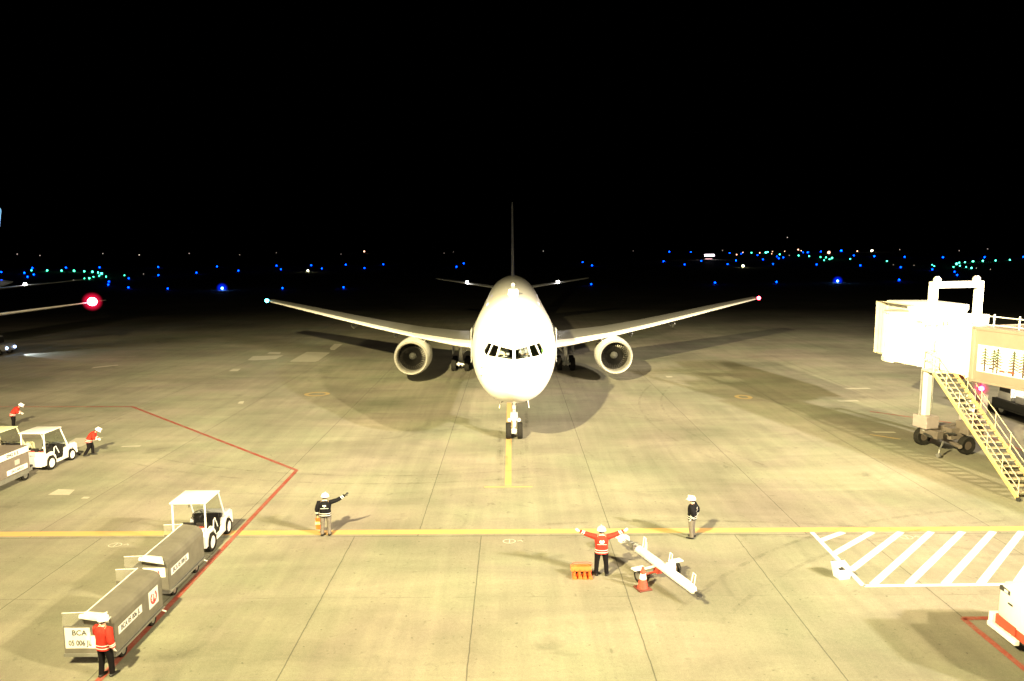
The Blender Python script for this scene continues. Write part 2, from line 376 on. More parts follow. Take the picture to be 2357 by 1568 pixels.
def arc(x, y, a0, da, rad, n=16, wd=.16):
    px = None
    for i in range(n+1):
        a = a0+da*i/n; q = (x+rad*math.cos(a), y+rad*math.sin(a))
        if px: tq.append(seg(px, q, wd))
        px = q
for (x, y, a0, da, rad) in ((34, 46, 2.7, .9, 24), (34, 46, 2.7, .9, 25.5), (22, 8, 1.7, .8, 20), (22, 8, 1.7, .8, 21.3), (-6, 60, 4.2, .8, 26), (-6, 60, 4.2, .8, 27.2), (6, -10, 1.2, .5, 38), (6, -10, 1.2, .5, 36.6)): arc(x, y, a0, da, rad)
for k in range(16):
    x = rr.uniform(-.9, .9); y = rr.uniform(33, 44); tq.append(seg((x, y), (x+rr.uniform(-.06, .06), y+rr.uniform(1.5, 5)), .2))
for x in (-5.2, -4.2, 4.2, 5.2): tq.append(seg((x, 58), (x, 110), .35))
flat('tyre_marks', tq, tm, .016)

# ------------------------------------------------------------------ airfield lights
LC = {'blue': (.0, .035, 1), 'green': (.06, 1, .55), 'dim': (1, .8, .65), 'yellow': (1, .95, .55), 'orange': (1, .5, .3)}
LS = {'blue': 22, 'green': 14, 'dim': 1.1, 'yellow': 22, 'orange': 4.5}
LN = {'blue': ('taxiway_light', 'small blue taxiway edge light glowing on the dark airfield', 'taxiway light', 'blue taxiway edge lights'),
      'green': ('centreline_light', 'small green taxiway centreline light glowing on the dark airfield', 'taxiway light', 'green taxiway centreline lights'),
      'dim': ('field_light', 'dim whitish light point far out on the dark airfield', 'field light', 'dim far field lights'),
      'yellow': ('guard_light', 'bright yellowish white lamp standing out on the dark airfield', 'airfield lamp', 'bright yellowish airfield lamps'),
      'orange': ('obstruction_light', 'orange pink light point near the horizon', 'field light', 'orange pink far lights')}
LIGHTS = [
 ('blue', 1, -241.1, 348.2, 0.4), ('blue', 1, -175.9, 253.8, 0.4), ('blue', 1, -221.3, 334.8, 0.4), ('blue', 1, -276.0, 424.9, 0.4), ('blue', 1, -202.2, 311.8, 0.4),
 ('blue', 1, -187.7, 285.6, 0.4), ('blue', 1, -257.3, 426.0, 0.4), ('blue', 1, -239.9, 429.6, 0.4), ('blue', 1, -130.8, 239.0, 0.4), ('blue', 1, -119.7, 218.2, 0.4),
 ('blue', 1, -137.9, 265.2, 0.4), ('blue', 1, -105.2, 201.8, 0.4), ('blue', 1, -207.3, 432.7, 0.4), ('blue', 1, -142.0, 296.1, 0.4), ('blue', 1, -91.3, 195.1, 0.4),
 ('blue', 1, -139.0, 325.1, 0.4), ('blue', 1, -175.1, 438.6, 0.4), ('blue', 1, -130.1, 351.1, 0.4), ('blue', 2.6, -76.3, 193.7, 0.4), ('green', 1, -234.1, 371.7, 0.4),
 ('green', 1, -223.7, 366.5, 0.4), ('green', 1.2, -213.5, 359.8, 0.4), ('green', 1, -204.9, 353.5, 0.4), ('green', 1.2, -195.7, 344.2, 0.4), ('green', 1, -187.3, 333.9, 0.4),
 ('green', 1.4, -176.4, 317.1, 0.4), ('green', 0.8, -164.2, 293.4, 0.4), ('green', 0.8, -156.1, 283.5, 0.4), ('green', 0.7, -160.7, 283.1, 0.4), ('green', 1.1, -153.2, 267.1, 0.4),
 ('green', 0.6, -155.1, 267.4, 0.4), ('green', 0.7, -156.0, 296.9, 0.4), ('green', 0.8, -244.3, 375.2, 0.4), ('dim', 0.7, -1002.7, 1500, 2.3), ('dim', 0.7, -842.3, 1320.6, 0.4),
 ('dim', 0.7, -829.0, 1500, 2.5), ('dim', 1, -655.8, 1302.4, 0.4), ('dim', 0.7, -654.0, 1500, 2.0), ('dim', 0.5, -480.9, 1307.3, 0.4), ('dim', 0.5, -156.3, 312.9, 0.4),
 ('dim', 0.4, -151.9, 255.2, 0.4), ('blue', 1, -143.4, 450.3, 0.4), ('blue', 1, -116.8, 373.4, 0.4), ('blue', 1, -124.2, 457.1, 0.4), ('blue', 1, -98.2, 381.6, 0.4),
 ('blue', 1, -105.0, 467.3, 0.4), ('blue', 1, -77.4, 387.8, 0.4), ('blue', 1, -82.5, 474.2, 0.4), ('blue', 1, -30.1, 402.4, 0.4), ('blue', 1, -31.6, 487.8, 0.4),
 ('blue', 1.2, -60.6, 194.3, 0.4), ('blue', 1.2, -45.1, 197.1, 0.4), ('yellow', 1.5, -94.5, 342.0, 0.4), ('orange', 1.3, -298.7, 1500, 3.7), ('dim', 0.5, -477.0, 1500, 2.7),
 ('dim', 0.5, -308.0, 1335.6, 0.4), ('dim', 0.4, -129.4, 1417.8, 0.4), ('dim', 0.4, -117.8, 1500, 2.6), ('blue', 1, 49.1, 510.1, 0.4), ('blue', 1, 45.6, 418.0, 0.4),
 ('blue', 1.2, 22.3, 206.5, 0.4), ('blue', 1, 286.6, 1343.2, 0.4), ('blue', 0.9, 319.6, 1317.3, 0.4), ('blue', 1, 107.5, 521.9, 0.4), ('blue', 1, 100.1, 427.0, 0.4),
 ('blue', 1, 135.3, 526.6, 0.4), ('blue', 1, 126.5, 432.1, 0.4), ('blue', 1, 162.9, 536.0, 0.4), ('blue', 1.3, 58.3, 210.9, 0.4), ('blue', 0.8, 328.3, 1113.1, 0.4),
 ('blue', 0.8, 304.8, 980.9, 0.4), ('blue', 0.8, 277.3, 833.1, 0.4), ('blue', 1, 195.4, 574.0, 0.4), ('yellow', 1.8, 119.0, 379.2, 0.4), ('dim', 0.8, 64.5, 1500, 2.9),
 ('dim', 0.4, 246.9, 1500, 2.6), ('dim', 0.6, 428.1, 1500, 2.4), ('orange', 1, 266.3, 874.4, 0.4), ('orange', 0.7, 374.1, 1195.2, 0.4), ('orange', 0.9, 359.9, 1071.9, 0.4),
 ('green', 0.8, 361.0, 1112.3, 0.4), ('green', 1.3, 367.0, 1067.2, 0.4), ('green', 0.8, 427.5, 1232.8, 0.4), ('blue', 0.8, 261.4, 727.9, 0.4), ('blue', 1, 222.0, 613.4, 0.4),
 ('blue', 1, 242.0, 658.0, 0.4), ('blue', 1, 151.7, 428.2, 0.4), ('blue', 0.9, 440.1, 1115.8, 0.4), ('blue', 1.2, 438.7, 1094.7, 0.4), ('blue', 0.8, 526.3, 1257.7, 0.4),
 ('blue', 1.5, 571.2, 1281.2, 0.4), ('blue', 1, 349.1, 753.7, 0.4), ('blue', 1.2, 337.6, 687.8, 0.4), ('blue', 1, 169.7, 410.5, 0.4), ('blue', 1, 183.3, 387.7, 0.4),
 ('blue', 1, 344.4, 647.1, 0.4), ('blue', 1, 186.2, 352.8, 0.4), ('blue', 1, 180.9, 317.0, 0.4), ('blue', 1, 361.9, 619.6, 0.4), ('blue', 1, 172.6, 287.1, 0.4),
 ('blue', 1, 155.2, 256.6, 0.4), ('blue', 1, 390.1, 609.0, 0.4), ('blue', 1, 422.5, 609.8, 0.4), ('blue', 1.3, 76.8, 213.3, 0.4), ('blue', 2.4, 95.7, 216.0, 0.4),
 ('blue', 1.2, 117.0, 222.2, 0.4), ('green', 0.9, 417.7, 1204.9, 0.4), ('green', 0.9, 319.7, 881.0, 0.4), ('green', 0.9, 301.3, 775.5, 0.4), ('green', 0.9, 291.6, 723.8, 0.4),
 ('green', 0.8, 283.7, 678.3, 0.4), ('green', 0.9, 274.9, 645.6, 0.4), ('green', 0.9, 244.1, 567.0, 0.4), ('green', 1.3, 260.4, 600.2, 0.4), ('green', 0.8, 224.3, 529.7, 0.4),
 ('green', 0.8, 264.3, 576.3, 0.4), ('green', 0.9, 247.1, 485.9, 0.4), ('green', 0.6, 225.4, 395.4, 0.4), ('green', 0.7, 210.0, 366.4, 0.4), ('green', 0.8, 209.8, 350.1, 0.4),
 ('green', 1.4, 241.0, 399.6, 0.4), ('green', 0.9, 263.1, 433.7, 0.4), ('green', 0.8, 226.0, 371.8, 0.4), ('green', 0.9, 274.4, 446.7, 0.4), ('green', 1.2, 289.6, 463.2, 0.4),
 ('green', 1.1, 302.8, 474.2, 0.4), ('green', 0.9, 320.4, 488.6, 0.4), ('green', 0.9, 340.0, 503.7, 0.4), ('green', 0.7, 216.3, 350.8, 0.4), ('green', 1.1, 208.2, 333.8, 0.4),
 ('orange', 1.1, 581.5, 1500, 2.8), ('orange', 0.7, 585.8, 1495.5, 0.4), ('orange', 0.7, 471.6, 1336.6, 0.4), ('orange', 0.7, 341.4, 970.4, 0.4), ('orange', 0.6, 517.3, 1400.5, 0.4),
 ('orange', 2.2, 396.2, 923.0, 0.4), ('orange', 0.9, 601.6, 1286.5, 0.4), ('yellow', 1.5, 608.2, 1248.0, 0.4), ('dim', 0.9, 558.5, 1500, 27.6), ('dim', 0.6, 310.0, 824.9, 0.4),
 ('dim', 0.6, 787.4, 1500, 2.2), ('dim', 0.6, 810.3, 1338.3, 0.4), ('dim', 0.6, 965.7, 1500, 2.6), ('dim', 0.4, 206.8, 399.6, 0.4), ('dim', 0.5, 209.7, 384.4, 0.4),
 ('dim', 0.4, 210.2, 333.4, 0.4), ('dim', 0.4, 205.2, 315.9, 0.4)]
LM = {k: mat('lamp_'+k, c, .4, emit=LS[k]) for k, c in LC.items()}
for (k, s, x, y, z) in LIGHTS:
    d = math.hypot(x, y); r = max(.14, d*(.00062 if k == 'dim' else .00078)*s)
    if s > 2 and k == 'blue': r = .3
    b = MB(); h = max(z-r, .05)
    b.cur = 1; b.tube((0, 0, 0), (0, 0, max(z, r)), max(.04, r*.25), n=6)
    b.cur = 0; b.sphere((0, 0, max(z, r)+r*.5), r, 10)
    nm, lb, ct, gr = LN[k]
    if s > 2: lb = {'blue': 'largest brightest blue taxiway light, '+('left of the aircraft' if x < 0 else 'left of the boarding bridge'), 'orange': 'brightest orange white lamp among the far right lights'}[k]; gr = None
    big = s > 2 and k == 'blue'
    if z > 20: lb = 'whitish lamp on a tall mast above all other far lights'; gr = None
    o = b.build(nm, [LM[k], DARK], smooth=True); o.location = (x, y, 0); tag(o, lb, ct, gr)
    if big:
        o.data.materials[0] = mat('lamp_blue_core', (.15, .5, 1), emit=40); b = MB(); b.sphere((0, 0, max(z, r)+r*.5), 1.5, 28); b.build('lens', HALOB, o, smooth=True)  # painted glare round the blue lamp, wider than any lens
# lit service building far out right
lb_ = thing('service_building', 'low far building with long lit white window band near the horizon', 'building', (166, 620, 0))
b = MB(); b.box(-5.5, 5.5, 0, 8, 0, 4.6); b.build('wall', DARK, lb_)
b = MB(); b.box(-4.1, 4.1, -.15, -.02, 2.6, 4.3); b.build('window', mat('lit_window', (1, .85, .95), emit=9), lb_)
b = MB(); b.box(-3.4, 2.4, -.15, -.02, .2, .8); b.build('window', mat('lit_band_reflection', (.9, .5, .5), emit=1.5), lb_)  # lower strip is the lit band's reflection, built as a glowing panel

# ------------------------------------------------------------------ wide-body airliner (x right, y aft from nose tip, z up)
def pchip(xs, ys):
    n = len(xs); h = [xs[i+1]-xs[i] for i in range(n-1)]; d = [(ys[i+1]-ys[i])/h[i] for i in range(n-1)]; m = [d[0]]
    for i in range(1, n-1):
        m.append(0 if d[i-1]*d[i] <= 0 else 3*(h[i-1]+h[i])/((2*h[i]+h[i-1])/d[i-1]+(h[i]+2*h[i-1])/d[i]))
    m.append(d[-1])
    def f(x):
        x = min(max(x, xs[0]), xs[-1]); i = 0
        while i < n-2 and x > xs[i+1]: i += 1
        t = (x-xs[i])/h[i]
        return (2*t**3-3*t*t+1)*ys[i]+(t**3-2*t*t+t)*h[i]*m[i]+(-2*t**3+3*t*t)*ys[i+1]+(t**3-t*t)*h[i]*m[i+1]
    return f
_s = [0, .3, 1, 1.7, 2.2, 2.7, 3.3, 4, 5, 6.5, 8, 10, 34, 40, 46, 51, 54.9]
_top = [4.02, 4.5, 4.86, 5.09, 5.50, 5.90, 6.34, 6.75, 7.17, 7.58, 7.80, 7.9, 7.9, 7.88, 7.75, 7.4, 6.95]
_bs = [0, .3, 1, 2, 3, 4.5, 7, 30, 34, 38, 42, 46, 50, 54.9]
_bot = [4.02, 3.52, 3.08, 2.74, 2.58, 2.49, 2.47, 2.47, 2.55, 3.0, 3.75, 4.7, 5.7, 6.75]
_ws = [0, .3, 1, 2, 3, 4, 5.5, 7.5, 9.5, 34, 38, 42, 46, 50, 54.9]
_hw = [0.02, .64, 1.18, 1.66, 1.98, 2.2, 2.38, 2.49, 2.515, 2.515, 2.45, 2.15, 1.65, 1.0, .15]
rt = lambda L_: [math.sqrt(a) for a in L_]
fT, fB, fW = pchip(rt(_s), _top), pchip(rt(_bs), _bot), pchip(rt(_ws), _hw)
def hull_ring(s, n=64, k=0.):
    t = math.sqrt(s); zt, zb, hw = fT(t), fB(t), fW(t); ring = []
    zc = zb+(zt-zb)*.5
    for i in range(n):
        a = 2*math.pi*i/n; ca, sa = math.cos(a), math.sin(a)
        ring.append(Vector((hw*ca*(1-k), s, zc+(zt-zb)/2*sa*(1-k))))
    return ring
def airfoil(le, chord, thick, up=0, n=12):
    # closed loop in (y, z): upper from TE to LE, lower back
    pts = []
    for i in range(n+1):
        u = 1-(i/n); u = u*u if u < 1 else 1; x = (i/n); c = .5*(1+math.cos(math.pi*x))
        y = 5*thick*(.2969*math.sqrt(c)-.126*c-.3516*c*c+.2843*c**3-.1036*c**4); pts.append((c, y*.55+up*c*(1-c)))
    for i in range(1, n):
        x = 1-i/n; c = .5*(1+math.cos(math.pi*x)); y = 5*thick*(.2969*math.sqrt(c)-.126*c-.3516*c*c+.2843*c**3-.1036*c**4)
        pts.append((c, -y*.45+up*c*(1-c)))
    return [(le[1]+c*chord, le[2]+y*chord) for c, y in pts]
def surf(secs, sgn):
    b = MB(); rs = []
    for (x, y, z, ch_, th) in secs:
        rs.append([Vector((sgn*x, yy, zz)) for yy, zz in airfoil((x, y, z), ch_, th)])
    if sgn < 0: rs = rs[::-1]
    return b.rings(rs)
BEACR = mat('red_nav_lamp', (1, .03, .06), emit=60); BEACG = mat('green_nav_lamp', (.05, .75, .9), emit=60)
WNG = mat('wing_grey', (.2, .2, .19), .35, var=.06, scale=.7)
LOGO = mat('logo_lamp', (1, .95, .9), emit=60); LENS = mat('lens', (.7, .7, .7), .1)
FAN = mat('fan_blade', (.035, .033, .03), .35, .8, var=.2); INL = mat('inlet_liner', (.30, .29, .27), .45, .3, var=.1)

def aircraft(label, X0, Y0, full=True):
    A = thing('airliner', label, 'airliner', (X0, Y0, 0))
    ss = [0, .02, .08, .18, .3, .5, .75, 1, 1.35, 1.7, 1.95, 2.2, 2.45, 2.7, 3, 3.3, 3.65, 4, 4.5, 5, 5.7, 6.5, 7.2, 8, 9, 10, 14, 18, 22, 26, 30, 34, 37, 40, 43, 46, 48.5, 51, 53, 54.5, 54.9]
    b = MB(); b.rings([hull_ring(s) for s in ss]); 
    hull = b.build('fuselage', ACW, A, smooth=False)
    bvh = BVHTree.FromObject(hull, bpy.context.evaluated_depsgraph_get())
    for p in hull.data.polygons: p.use_smooth = True
    if full:
        # flight-deck windows cut through the skin
        W = [[(.07, 5.53), (.69, 5.645), (.87, 5.165), (.07, 5.09)],
             [(.79, 5.665), (1.10, 5.73), (1.36, 5.20), (.95, 5.16)],
             [(1.17, 5.75), (1.37, 5.76), (1.585, 5.37), (1.43, 5.17)]]
        panes = []
        for sg in (-1, 1):
            for poly in W:
                pl = [(sg*x, z) for x, z in poly]
                if sg < 0: pl = pl[::-1]
                panes.append(pl)
        bm = bmesh.new(); bm.from_mesh(hull.data)
        for pl in panes:
            xs = [p[0] for p in pl]; zs = [p[1] for p in pl]; x0, x1, z0, z1 = min(xs)-.02, max(xs)+.02, min(zs)-.02, max(zs)+.02
            for i in range(len(pl)):
                (ax, az), (bx, bz) = pl[i], pl[(i+1) % len(pl)]
                fs = []
                for f in bm.faces:
                    if f.calc_center_median().y > 4.4 or f.normal.y > .3: continue
                    fx = [v.co.x for v in f.verts]; fz = [v.co.z for v in f.verts]
                    if max(fx) > x0 and min(fx) < x1 and max(fz) > z0 and min(fz) < z1: fs.append(f)
                geom = list({e for f in fs for e in f.edges})+list({v for f in fs for v in f.verts})+fs
                bmesh.ops.bisect_plane(bm, geom=geom, dist=1e-5, plane_co=(ax, 0, az), plane_no=(bz-az, 0, -(bx-ax)))
            def inside(x, z):
                sgn = [((pl[(i+1) % len(pl)][0]-pl[i][0])*(z-pl[i][1])-(pl[(i+1) % len(pl)][1]-pl[i][1])*(x-pl[i][0])) for i in range(len(pl))]
                return all(q > 0 for q in sgn) or all(q < 0 for q in sgn)
            dl = [f for f in bm.faces if (c := f.calc_center_median()).y < 4.4 and f.normal.y < .3 and inside(c.x, c.z)]
            bmesh.ops.delete(bm, geom=dl, context='FACES')
        bm.to_mesh(hull.data); bm.free()
        for p in hull.data.polygons: p.use_smooth = True
        for pl in panes:
            cx = sum(p[0] for p in pl)/len(pl); cz = sum(p[1] for p in pl)/len(pl)
            vs = []
            for x, z in pl:
                x2 = cx+(x-cx)*1.06; z2 = cz+(z-cz)*1.06
                h = bvh.ray_cast(Vector((x2, -5, z2)), Vector((0, 1, 0)))
                vs.append((h[0]-h[1]*.045*(1 if h[1].y < 0 else -1)) if h[0] is not None else Vector((x2, 3, z2)))
            q = MB(); q.add(vs, [tuple(range(len(vs)))]); wo = q.build('cockpit_window', GLASS, A)
            # thin dark seal round the glass
            qs = MB()
            for i in range(len(vs)):
                a, c_ = vs[i], vs[(i+1) % len(vs)]; qs.tube(a, c_, .022, n=5)
            qs.build('window_seal', DARK, wo)
        q = MB(); q.box(-1.5, 1.5, 2.2, 4.6, 4.1, 4.3)
        q.box(-1.7, 1.7, 4.62, 4.7, 4.1, 6.2)
        ci = q.build('flight_deck', mat('flight_deck_lining', (.16, .14, .11), .8), A)
        q = MB(); q.box(-1.25, 1.25, 2.75, 3.05, 4.75, 5.02); q.box(-.25, .25, 3.1, 4.4, 4.3, 4.8); q.build('glareshield', BLACK, ci)
        q = MB(); q.box(1.5, 1.54, 3.3, 3.9, 4.9, 5.5); q.build('green_glow_panel', mat('green_glow', (.25, .6, .12), emit=.5), ci)  # glowing panel added to give the green glow behind the side window
        for sx in (-.55, .55):
            q = MB(); q.box(sx-.26, sx+.26, 3.75, 3.95, 4.5, 5.55); q.build('seat', GRYC, ci)
        for sx in (-2.515, 2.515):   # cabin windows and doors, seen edge-on
            for k in range(26):
                y = 8.2+k*.56
                if 16 < y < 17: continue
                q = MB(); hwid = fW(math.sqrt(y)); q.box(-.02, .02, -.12, .12, -.18, .18, Matrix.Translation((math.copysign(hwid-.012, sx), y, 5.75)))
                q.build('cabin_window', BLACK, A)
            q = MB(); q.box(-.02, .02, -.5, .5, -.95, .95, Matrix.Translation((math.copysign(fW(math.sqrt(6.7))-.012, sx), 6.7, 5.2))); q.build('cabin_door', ACG, A, bevel=.01)
        # pitot probes and wipers
        for sg in (-1, 1):
            for (x, z) in ((1.62, 4.62), (1.66, 4.22)):
                h = bvh.ray_cast(Vector((sg*x, -5, z)), Vector((0, 1, 0)))
                if h[0] is not None:
                    q = MB(); p = h[0]; q.tube(p, p+Vector((sg*.12, -.02, 0)), .02, n=6); q.tube(p+Vector((sg*.12, .04, 0)), p+Vector((sg*.12, -.22, 0)), .018, .01, n=6); q.build('pitot_probe', DULL, A)
            pts = []
            for (x, z) in ((.12, 5.05), (.42, 5.04), (.66, 5.09)):
                h = bvh.ray_cast(Vector((sg*x, -5, z)), Vector((0, 1, 0))); pts.append(h[0]+h[1]*-.0+Vector((0, -.03, .02)))
            q = MB(); q.path(pts, .014); q.build('wiper', BLACK, A)
    # belly fairing
    b = MB(); rs = []
    for s, k in ((16.5, .25), (18, .7), (20, 1), (27, 1), (30, .75), (32.5, .25)):
        rs.append([Vector(((2.2+.25*k)*math.cos(a), s, 3.3+(.6+.55*k)*math.sin(a)*1.0)) for a in [2*math.pi*i/32 for i in range(32)]])
    b.rings(rs).build('belly_fairing', ACG, A, smooth=True)
    # wings: x, LE y, z, chord, t/c
    for sg in (-1, 1):
        secs = [(1.2, 16.3, 3.4, 12.6, .115), (2.5, 17.9, 3.44, 11.2, .12), (4.5, 19.6, 3.50, 9.5, .11), (7.9, 22.3, 3.80, 7.3, .09), (11.5, 25.2, 4.2, 6.0, .10), (15.3, 28.3, 4.68, 4.9, .11), (19.5, 31.7, 5.24, 3.7, .12), (23.3, 34.7, 5.74, 2.5, .10), (23.75, 35.2, 5.84, 1.9, .07)]
        wg = surf(secs, sg).build('wing', WNG, A, smooth=True)
        b = MB()   # polished leading edge slats, proud of the wing nose
        for (a, c_) in ((1, 3), (3, 7)):
            rs = []
            for (x, y, z, chd, th) in secs[a:c_+1]:
                f = airfoil((x, y, z), chd, th); f = [p for p in f]
                m = len(f)//2; band = f[m-3:m+5]
                cy, cz = y+chd*.06, z
                rs.append([Vector((sg*x, cy+(p[0]-cy)*1.03-.012, cz+(p[1]-cz)*1.03)) for p in band])
            b.rings(rs, caps=False, closed=False)
        b.build('slat', mat('slat_metal', (.82, .81, .78), .4, .0), wg, smooth=True)
        b = MB(); b.sphere((sg*23.72, 35.15 if full or sg < 0 else 34.8, 5.84), .17 if full or sg < 0 else .40, 14, sc=(1, 1.2, 1)); nl = b.build('navigation_light', BEACG if sg < 0 else (BEACR if full else mat('glare_core', (1, .35, .45), emit=40)), wg, smooth=True)  # second airliner's red lamp enlarged and whitened to carry its glare
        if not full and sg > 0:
            b = MB(); b.sphere((23.72, 34.8, 5.84), .95, 32); b.build('lens', HALOR, nl, smooth=True)  # glowing shell shaped as the tip lamp's glare, not a lens
        if full:
            for xx, yy, zz in ((5.2, 28.4, 2.85), (10.3, 29.5, 3.3), (14.4, 31.6, 3.9)):
                b = MB(); b.loft([((sg*xx, yy-2.2, zz+.1), .04, .04), ((sg*xx, yy-1.2, zz-.05), .16, .28), ((sg*xx, yy+.2, zz), .15, .24), ((sg*xx, yy+1.3, zz+.15), .03, .04)], 12, right=(1, 0, 0)); b.build('flap_fairing', ACG, wg, smooth=True)
        # stabiliser
        st = surf([(.7, 46.5, 6.1, 5.6, .1), (1.2, 47.0, 6.16, 5.3, .1), (9.0, 53.2, 7.05, 2.3, .09), (9.3, 53.7, 7.1, 1.8, .06)], sg).build('stabiliser', ACG, A, smooth=True)
        b = MB(); b.sphere((sg*5.3, 50.15, 6.8), .17, 10); b.build('logo_light', LOGO, st, smooth=True)
        # engine
        ex, ey, ez = sg*7.98, 20.9, 2.28
        b = MB(); b.lathe([(.10, 1.325), (.5, 1.40), (1.2, 1.46), (2.2, 1.46), (3.2, 1.34), (3.9, 1.18), (3.9, 1.08), (3.0, 1.08)], (ex, ey, ez), n=40, closed=False)
        # open cowl: drop the front cap
        b.f = [f for f in b.f if len(f) == 4]; b.m = b.m[:len(b.f)]
        en = b.build('engine', ACW, A, smooth=True)
        b = MB(); b.lathe([(.12, 1.328), (.03, 1.30), (0, 1.25), (.02, 1.20), (.12, 1.15), (.34, 1.11)], (ex, ey, ez), n=40, closed=False); b.f = [f for f in b.f if len(f) == 4]; b.m = b.m[:len(b.f)]
        b.build('inlet_lip', mat('lip_metal', (.34, .33, .30), .38, .3), en, smooth=True)
        b = MB(); b.lathe([(.32, 1.11), (.7, 1.10), (1.25, 1.13), (1.5, 1.13)], (ex, ey, ez), n=40, closed=False); b.f = [f for f in b.f if len(f) == 4]; b.m = b.m[:len(b.f)]
        b.build('inlet_duct', INL, en, smooth=True)
        b = MB()
        for k in range(34):
            a = 2*math.pi*k/34; ca, sa = math.cos(a), math.sin(a); tx, tz = -sa, ca
            vs = []
            for r, ww, tw in ((.3, .05, .1), (.7, .075, .09), (1.11, .09, .03)):
                vs += [Vector((ex+r*ca-tx*ww, ey+1.15-tw, ez+r*sa-tz*ww)), Vector((ex+r*ca+tx*ww, ey+1.15+tw, ez+r*sa+tz*ww))]
            b.add(vs, [(0, 1, 3, 2), (2, 3, 5, 4)])
        b.lathe([(1.32, .02), (1.33, 1.13)], (ex, ey, ez), n=32)
        fn = b.build('fan', FAN, en)
        b = MB(); b.lathe([(.72, .01), (.78, .07), (.95, .2), (1.15, .3), (1.2, .31)], (ex, ey, ez), n=24); b.build('spinner', mat('spinner_grey', (.06, .06, .055), .5, .2), en, smooth=True)
        b = MB(); b.lathe([(2.8, .95), (3.6, .8), (5.0, .55), (5.9, .2)], (ex, ey, ez), n=24); b.build('exhaust_core', DULL, en, smooth=True)
        b = MB(); b.loft([((ex, ey+.9, ez+1.33), .05, .05), ((ex, ey+1.4, ez+1.32), .2, .2), ((ex, ey+3.2, ez+1.05), .26, .3), ((ex, ey+6, ez+.7), .2, .3), ((ex, ey+7.5, ez+.7), .04, .1)], 12, right=(1, 0, 0))
        b.add([(ex-.2, ey+.95, ez+1.3), (ex+.2, ey+.95, ez+1.3), (ex-.2, ey+2.2, ez+1.55), (ex+.2, ey+2.2, ez+1.55), (ex-.2, ey+5, ez+1.35), (ex+.2, ey+5, ez+1.35), (ex-.2, ey+5, ez+.5), (ex+.2, ey+5, ez+.5)], [(0, 1, 3, 2), (2, 3, 5, 4), (0, 2, 4, 6), (1, 7, 5, 3), (0, 6, 7, 1), (4, 5, 7, 6)])
        b.build('pylon', ACW, en, smooth=True)
        b = MB(); a = R(52); dx, dz = -sg*math.cos(a), math.sin(a); c0 = Vector((ex, ey, ez))
        o_ = Vector((dx, 0, dz)); t_ = Vector((dz, 0, -dx))*.03
        p = [c0+o_*1.38+Vector((0, 1.0, 0)), c0+o_*1.42+Vector((0, 2.2, 0)), c0+o_*1.84+Vector((0, 2.2, 0)), c0+o_*1.76+Vector((0, 1.75, 0))]
        b.add([q+t_ for q in p]+[q-t_ for q in p], [(0, 1, 2, 3), (7, 6, 5, 4), (0, 4, 5, 1), (1, 5, 6, 2), (2, 6, 7, 3), (3, 7, 4, 0)]); b.build('strake', ACW, en)
        # main gear
        gx, gy = sg*4.66, 29.15
        b = MB(); b.tube((gx, gy, .62), (gx, gy-.15, 3.2), .17, .2, 14); b.tube((gx, gy, 1.3), (gx-sg*1.6, gy, 3.0), .075, n=8); b.tube((gx, gy-.5, .62), (gx, gy+.5, .62), .13, n=10); b.tube((gx, gy-.16, 1.0), (gx, gy-.16, 1.9), .1, n=8)
        b.box(gx-.12, gx+.12, gy-.3, gy-.18, 1.2, 1.75); b.box(gx-.22, gx-.1, gy-.75, gy-.6, .45, .8); b.box(gx+.1, gx+.22, gy-.75, gy-.6, .45, .8)
        for yy in (-.68, .68): b.tube((gx-.6, gy+yy, .6), (gx+.6, gy+yy, .6), .09, n=8)
        mg = b.build('main_gear', mat('gear_silver', (.72, .72, .70), .35, .25), A, smooth=True)
        for yy in (-.68, .68):
            for xx in (-.57, .57): wheel(mg, (gx+xx, gy+yy, .58), .58, .42)
        b = MB(); b.box(gx+sg*.62, gx+sg*.68, gy-1, gy+1.1, 1.5, 3.1); b.build('gear_door', ACG, mg, bevel=.01)
    # fin
    b = MB(); rs = []
    for (z, y, chd, th) in ((7.2, 39.5, 13.0, .055), (8.2, 42.2, 10.4, .06), (9.0, 43.0, 9.4, .062), (15.6, 49.2, 5.0, .07), (15.95, 49.9, 4.2, .05)):
        rs.append([Vector((zz-z, yy, z)) for yy, zz in airfoil((0, y, z), chd, th)])
    b.rings(rs).build('tail_fin', ACG, A, smooth=True)
    # nose gear
    ngy = 5.2
    b = MB(); b.tube((0, ngy, .48), (0, ngy+.1, 2.7), .1, .13, 12); b.tube((-.36, ngy, .47), (.36, ngy, .47), .07, n=8)
    b.tube((0, ngy, 1.0), (0, ngy+1.3, 2.5), .05, n=8); b.box(-.2, .2, ngy-.2, ngy-.02, 1.22, 1.55); b.box(-.06, .06, ngy-.22, ngy, .75, 1.1); b.tube((0, ngy-.1, .7), (0, ngy-.1, 1.2), .085, n=8); b.box(-.14, .14, ngy-.3, ngy-.1, .38, .62)
    b.box(-.1, .1, ngy-.15, ngy, 1.75, 1.95)
    for sx in (-1, 1): b.tube((0, ngy, 2.1), (sx*.62, ngy+.2, 2.5), .04, n=6); b.tube((sx*.05, ngy-.1, 1.0), (sx*.2, ngy-.05, 1.3), .03, n=6)
    ng = b.build('nose_gear', mat('gear_silver', (.72, .72, .70), .35, .25), A, smooth=True)
    for sx in (-.325, .325): wheel(ng, (sx, ngy, .47), .47, .3)
    for sx in (-.27, .27):
        b = MB(); b.lathe([(-.06, .05), (-.05, .1), (.08, .1), (.12, .03)], (sx, ngy-.1, 1.12), n=12); b.build('taxi_light', LENS, ng, smooth=True)
